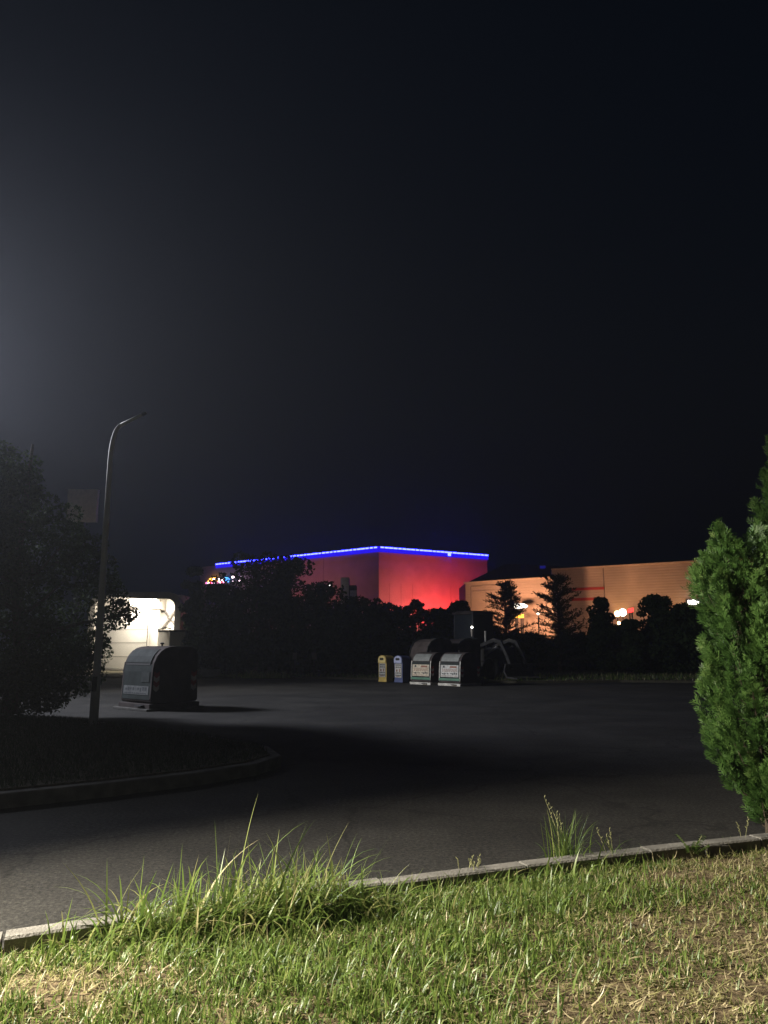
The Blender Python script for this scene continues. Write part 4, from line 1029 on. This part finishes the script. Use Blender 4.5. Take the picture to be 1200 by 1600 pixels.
# clipped conifers on the right (scale-leaf sprays in upright lobes)
def thuja(x, y, H, prof, label, seed, nl_, per, lean=0.0):
    r_ = random.Random(seed); g = np.random.default_rng(seed)
    z0 = .03; root = empty('thuja', (x, y, z0), 0, label, 'conifer', 'clipped conifers at the lawn edge')
    b = MB(); b.tube([(0, 0, -.03), (.02 + lean * .1, 0, H * .3), (lean, 0, H * .9)], [.05, .035, .008], 8)
    bases = []
    for i in range(nl_):
        t = (i + r_.random()) / nl_; z = .06 + (H - .42) * t ** 1.05; a = i * 2.39996 + r_.uniform(-.5, .5)
        inner = r_.random() < .22
        rad = float(np.interp(z + .12, prof[0], prof[1])) * (r_.uniform(.2, .6) if inner else r_.uniform(.66, .98))
        bases.append((math.cos(a) * rad + lean * (z / H) ** 2, math.sin(a) * rad, z, r_.uniform(.2, .52), r_.uniform(.055, .115) * (1 if z > .3 else .8), a))
    for i in range(5): bases.append((lean + r_.uniform(-.07, .07), r_.uniform(-.07, .07), H - r_.uniform(.28, .55), r_.uniform(.26, .36), .06, r_.uniform(0, 6.28)))
    P = []; A = []; TT = []; BB = []
    for (bx_, by_, bz_, lh, lr, a) in bases:
        b.tube([(lean * (bz_ / H) ** 2, 0, max(.03, bz_ - .12)), (bx_ * .7, by_ * .7, bz_), (bx_, by_, bz_ + lh * .5)], [.010, .007, .003], 5)
        m_ = per; s = g.uniform(0, 1, m_) ** .85; ph = g.uniform(0, 6.283, m_)
        rr = lr * np.sin(np.pi * np.clip(.14 + .84 * s, 0, 1)) ** .9 * g.uniform(.35, 1.05, m_)
        ox, oy = math.cos(a), math.sin(a)
        P.append(np.stack([bx_ + np.cos(ph) * rr + ox * lh * .28 * (s - .4), by_ + np.sin(ph) * rr + oy * lh * .28 * (s - .4), bz_ + s * lh], 1))
        A.append(np.stack([np.cos(ph) * .6 * (1.1 - s) + ox * .55, np.sin(ph) * .6 * (1.1 - s) + oy * .55, np.full(m_, 1.0)], 1) + g.normal(0, .26, (m_, 3)))
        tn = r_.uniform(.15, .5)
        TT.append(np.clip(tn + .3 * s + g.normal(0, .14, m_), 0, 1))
    b.build('trunk', M['bark'], root)
    P = np.concatenate(P); A = np.concatenate(A); A /= np.linalg.norm(A, axis=1)[:, None]; TT = np.concatenate(TT); n = len(P)
    S = np.cross(A, g.normal(size=A.shape)); S /= np.linalg.norm(S, axis=1)[:, None]
    L = g.uniform(.05, .115, n)
    Vs = []; Ts = []
    def strip(p0, d0, l, w, side, tt):
        Vs.append(np.stack([p0 - side * w[:, None], p0 + d0 * (l * .6)[:, None] - side * (w * .9)[:, None], p0 + d0 * l[:, None], p0 + d0 * (l * .55)[:, None] + side * (w * 1.0)[:, None]], 1)); Ts.append(tt)
    strip(P, A, L, np.full(n, .0050), S, TT)
    for f_, sg in ((.1, 1), (.22, -1), (.38, 1), (.5, -1), (.64, 1)):
        dd = A * .8 + S * sg * .65 + g.normal(0, .12, A.shape); dd /= np.linalg.norm(dd, axis=1)[:, None]
        sd = np.cross(dd, np.cross(A, S)); strip(P + A * (L * f_)[:, None], dd, L * (.60 - .3 * f_), np.full(n, .0046), sd, np.clip(TT + g.normal(.03, .06, n), 0, 1))
    V = np.concatenate(Vs).reshape(-1, 3); t = np.repeat(np.concatenate(Ts), 4)
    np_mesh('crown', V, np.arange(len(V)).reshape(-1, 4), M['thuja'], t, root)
ta = atZ(1213, 1309, .03)
thuja(ta.x, ta.y + .08, 2.56, ([.05, .17, .37, .56, .83, 1.66, 2.05, 2.32, 2.6], [.06, .08, .22, .40, .42, .41, .28, .16, .04]), 'bright green conifer whose pointed top stands clear of the wall', 11, 125, 120, -.2)
tb_ = atZ(1238, 1308, .03)
thuja(tb_.x + .62, tb_.y + .55, 3.55, ([.05, .3, .8, 2.0, 2.7, 3.1, 3.45, 3.6], [.34, .42, .44, .42, .34, .27, .15, .05]), 'taller conifer cut by the right edge of the picture', 23, 165, 105)

# ================================================================ unseen wall added to screen the lawn lamp (outside the picture, left)
b = MB(); b.box((0, 0, 2.6), (.25, 5.0, 5.2)); w = b.build('lamp_screen_wall', M['stone'], bevel=.02); w.location = (-6.1, 4.22 + 2.5, 0)
tag(w, 'unseen wall added to cut off the lawn lamp', 'wall')

# ================================================================ lights
def light(name, kind, loc, power, color, target=None, size=.15, spot=None, blend=.5, shape=None, size_y=None):
    l = bpy.data.lights.new(name, kind); l.energy = power; l.color = color
    if kind in ('POINT', 'SPOT'): l.shadow_soft_size = size
    if kind == 'SPOT': l.spot_size = R(spot); l.spot_blend = blend
    if kind == 'AREA':
        l.size = size
        if size_y: l.shape = 'RECTANGLE'; l.size_y = size_y
    o = bpy.data.objects.new(name, l); COL.objects.link(o); o.location = loc
    if target is not None: o.rotation_euler = (Vector(target) - Vector(loc)).to_track_quat('-Z', 'Y').to_euler()
    return o
light('lawn_lamp', 'SPOT', (-7.1, 3.77, 4.6), 16400, (1.0, .92, .76), (2.4, 5.0, -1.2), .5, 58, .5)
light('mast_lamp', 'SPOT', (-19.2, 24.0, 11.2), 21500, (.86, .89, 1.0), (-1, 18, 4.5), 1.8, 125, 1.0)
light('yard_flood', 'SPOT', (-21.0, 27.0, 3.4), 7800, (1.0, .93, .80), (.9, 32.0, .7), .2, 30, .8)
# bay
light('bay_lamp', 'AREA', ((xt0 + xt1) / 2 + .6, BY + .45, ztb - .25), 420, (1.0, .92, .79), ((xt0 + xt1) / 2 + 1.0, BY + 2.5, 1.0), 3.0, shape='R', size_y=.4)
light('bay_lamp', 'AREA', ((xt0 + xt1) / 2 - .5, BY - .9, zt - .7), 200, (1.0, .92, .79), ((xt0 + xt1) / 2 - .8, BY + 1.6, 1.6), 2.0, shape='R', size_y=.3)
# red washers at the mall foot
for t, pw in ((.28, 14000), (.47, 30000), (.66, 26000)):
    p = C_ + dirR * lenR * t + nr * 4.2; light('red_washer', 'SPOT', (p.x, p.y, 5.0), pw * .085, (1.0, .06, .055), (p.x - nr.x * 4.2, p.y - nr.y * 4.2, 10.0), .2, 130, .8)
p = C_ + dirR * lenR * .15 + nr * 7; light('warm_washer', 'SPOT', (p.x, p.y, 4.0), 2900, (1.0, .20, .16), (p.x - nr.x * 7, p.y - nr.y * 7, 6.5), .3, 110, 1.0)
p = C_ + dirL * lenL * .4 + nl * 16; light('dim_washer', 'SPOT', (p.x, p.y, 7.0), 3300, (1.0, .25, .20), (p.x - nl.x * 16, p.y - nl.y * 16, 9), .5, 120, 1.0)
# orange washers on the tan walls
for px, pw, off in ((966, 2600, 1.0), (1012, 1900, 1.1), (1060, 1900, 1.1)):
    p = wallB(px, 960, off); light('wall_washer', 'SPOT', (p.x, p.y, 3.6), pw * .13, (1.0, .52, .18), (p.x - nB.x * off * .8, p.y - nB.y * off * .8, 7.6), .12, 75, 1.0)
for px, pw in ((872, 420), (930, 300), (990, 300), (1075, 300)):
    p = wallB(px, 960, 9); light('yard_lamp', 'SPOT', (p.x, p.y, 5.0), pw * .6, (1.0, .47, .26), (p.x - nB.x * 9, p.y - nB.y * 9, 6.2), .4, 120, 1.0)
for px, pw in ((742, 4200), (800, 5000)):
    p = wallA(px, 960, 7); light('yard_lamp', 'SPOT', (p.x, p.y, 4.2), pw * .6, (1.0, .45, .23), (p.x - nA.x * 7, p.y - nA.y * 7, 5.2), .4, 120, 1.0)

light('board_fill', 'SPOT', ((p0b.x + p1b.x) / 2 + 2, 56.0, p1b.z - 3), 32, (1.0, .86, .7), ((p0b.x + p1b.x) / 2, 60, (p0b.z + p1b.z) / 2), .1, 60, 1.0)  # added fill light that lifts the board; no fitting stands there
# moonlight and night sky
sun = light('moon', 'SUN', (0, 0, 40), .002, (.9, .95, 1.0)); sun.data.angle = R(.5); sun.rotation_euler = (R(58), 0, R(-60))
W = bpy.data.worlds.new('World'); SC.world = W; W.use_nodes = True; nt = W.node_tree; nt.nodes.clear()
sk = nt.nodes.new('ShaderNodeTexSky'); sk.sky_type = 'NISHITA'; sk.sun_disc = False; sk.sun_elevation = R(-4); sk.sun_rotation = R(160)
bg = nt.nodes.new('ShaderNodeBackground'); bg.inputs['Strength'].default_value = .12
ow = nt.nodes.new('ShaderNodeOutputWorld'); mixn = nt.nodes.new('ShaderNodeMix'); mixn.data_type = 'RGBA'; mixn.blend_type = 'ADD'; mixn.inputs[0].default_value = 1.0; mixn.inputs[7].default_value = (.0, .006, .016, 1)
nt.links.new(sk.outputs[0], mixn.inputs[6]); nt.links.new(mixn.outputs[2], bg.inputs['Color']); nt.links.new(bg.outputs[0], ow.inputs['Surface'])

# haze volume added in place of lens flare, to give the lamp glow
b = MB(); b.box((0, 75, 10.5), (260, 290, 23.0))
m, nt2, out = new_mat('added haze'); pv = nt2.nodes.new('ShaderNodeVolumePrincipled')
pv.inputs['Color'].default_value = (.82, .87, 1, 1); pv.inputs['Density'].default_value = .0011; pv.inputs['Anisotropy'].default_value = .67
nt2.links.new(pv.outputs[0], out.inputs['Volume'])
hz = b.build('haze', m); tag(hz, 'thin added haze for the lamp glow', 'haze', kind='stuff')

# ================================================================ camera and render settings
cam = bpy.data.cameras.new('Camera'); co = bpy.data.objects.new('Camera', cam); COL.objects.link(co)
co.location = (0, 0, CAMH); co.rotation_euler = (R(90) + PITCH, 0, 0)
cam.sensor_fit = 'VERTICAL'; cam.sensor_height = 32.0; cam.lens = 32.0 * F / 1600.0; cam.clip_end = 2000; cam.clip_start = .05
SC.camera = co
SC.view_settings.view_transform = 'Standard'; SC.view_settings.look = 'None'; SC.view_settings.exposure = 0; SC.view_settings.gamma = 1
SC.render.engine = 'CYCLES'
cy = SC.cycles
cy.use_denoising = True; cy.denoiser = 'OPENIMAGEDENOISE'
cy.max_bounces = 5; cy.diffuse_bounces = 2; cy.glossy_bounces = 2; cy.transmission_bounces = 3; cy.volume_bounces = 0; cy.transparent_max_bounces = 6
cy.sample_clamp_indirect = 3.0; cy.use_adaptive_sampling = False
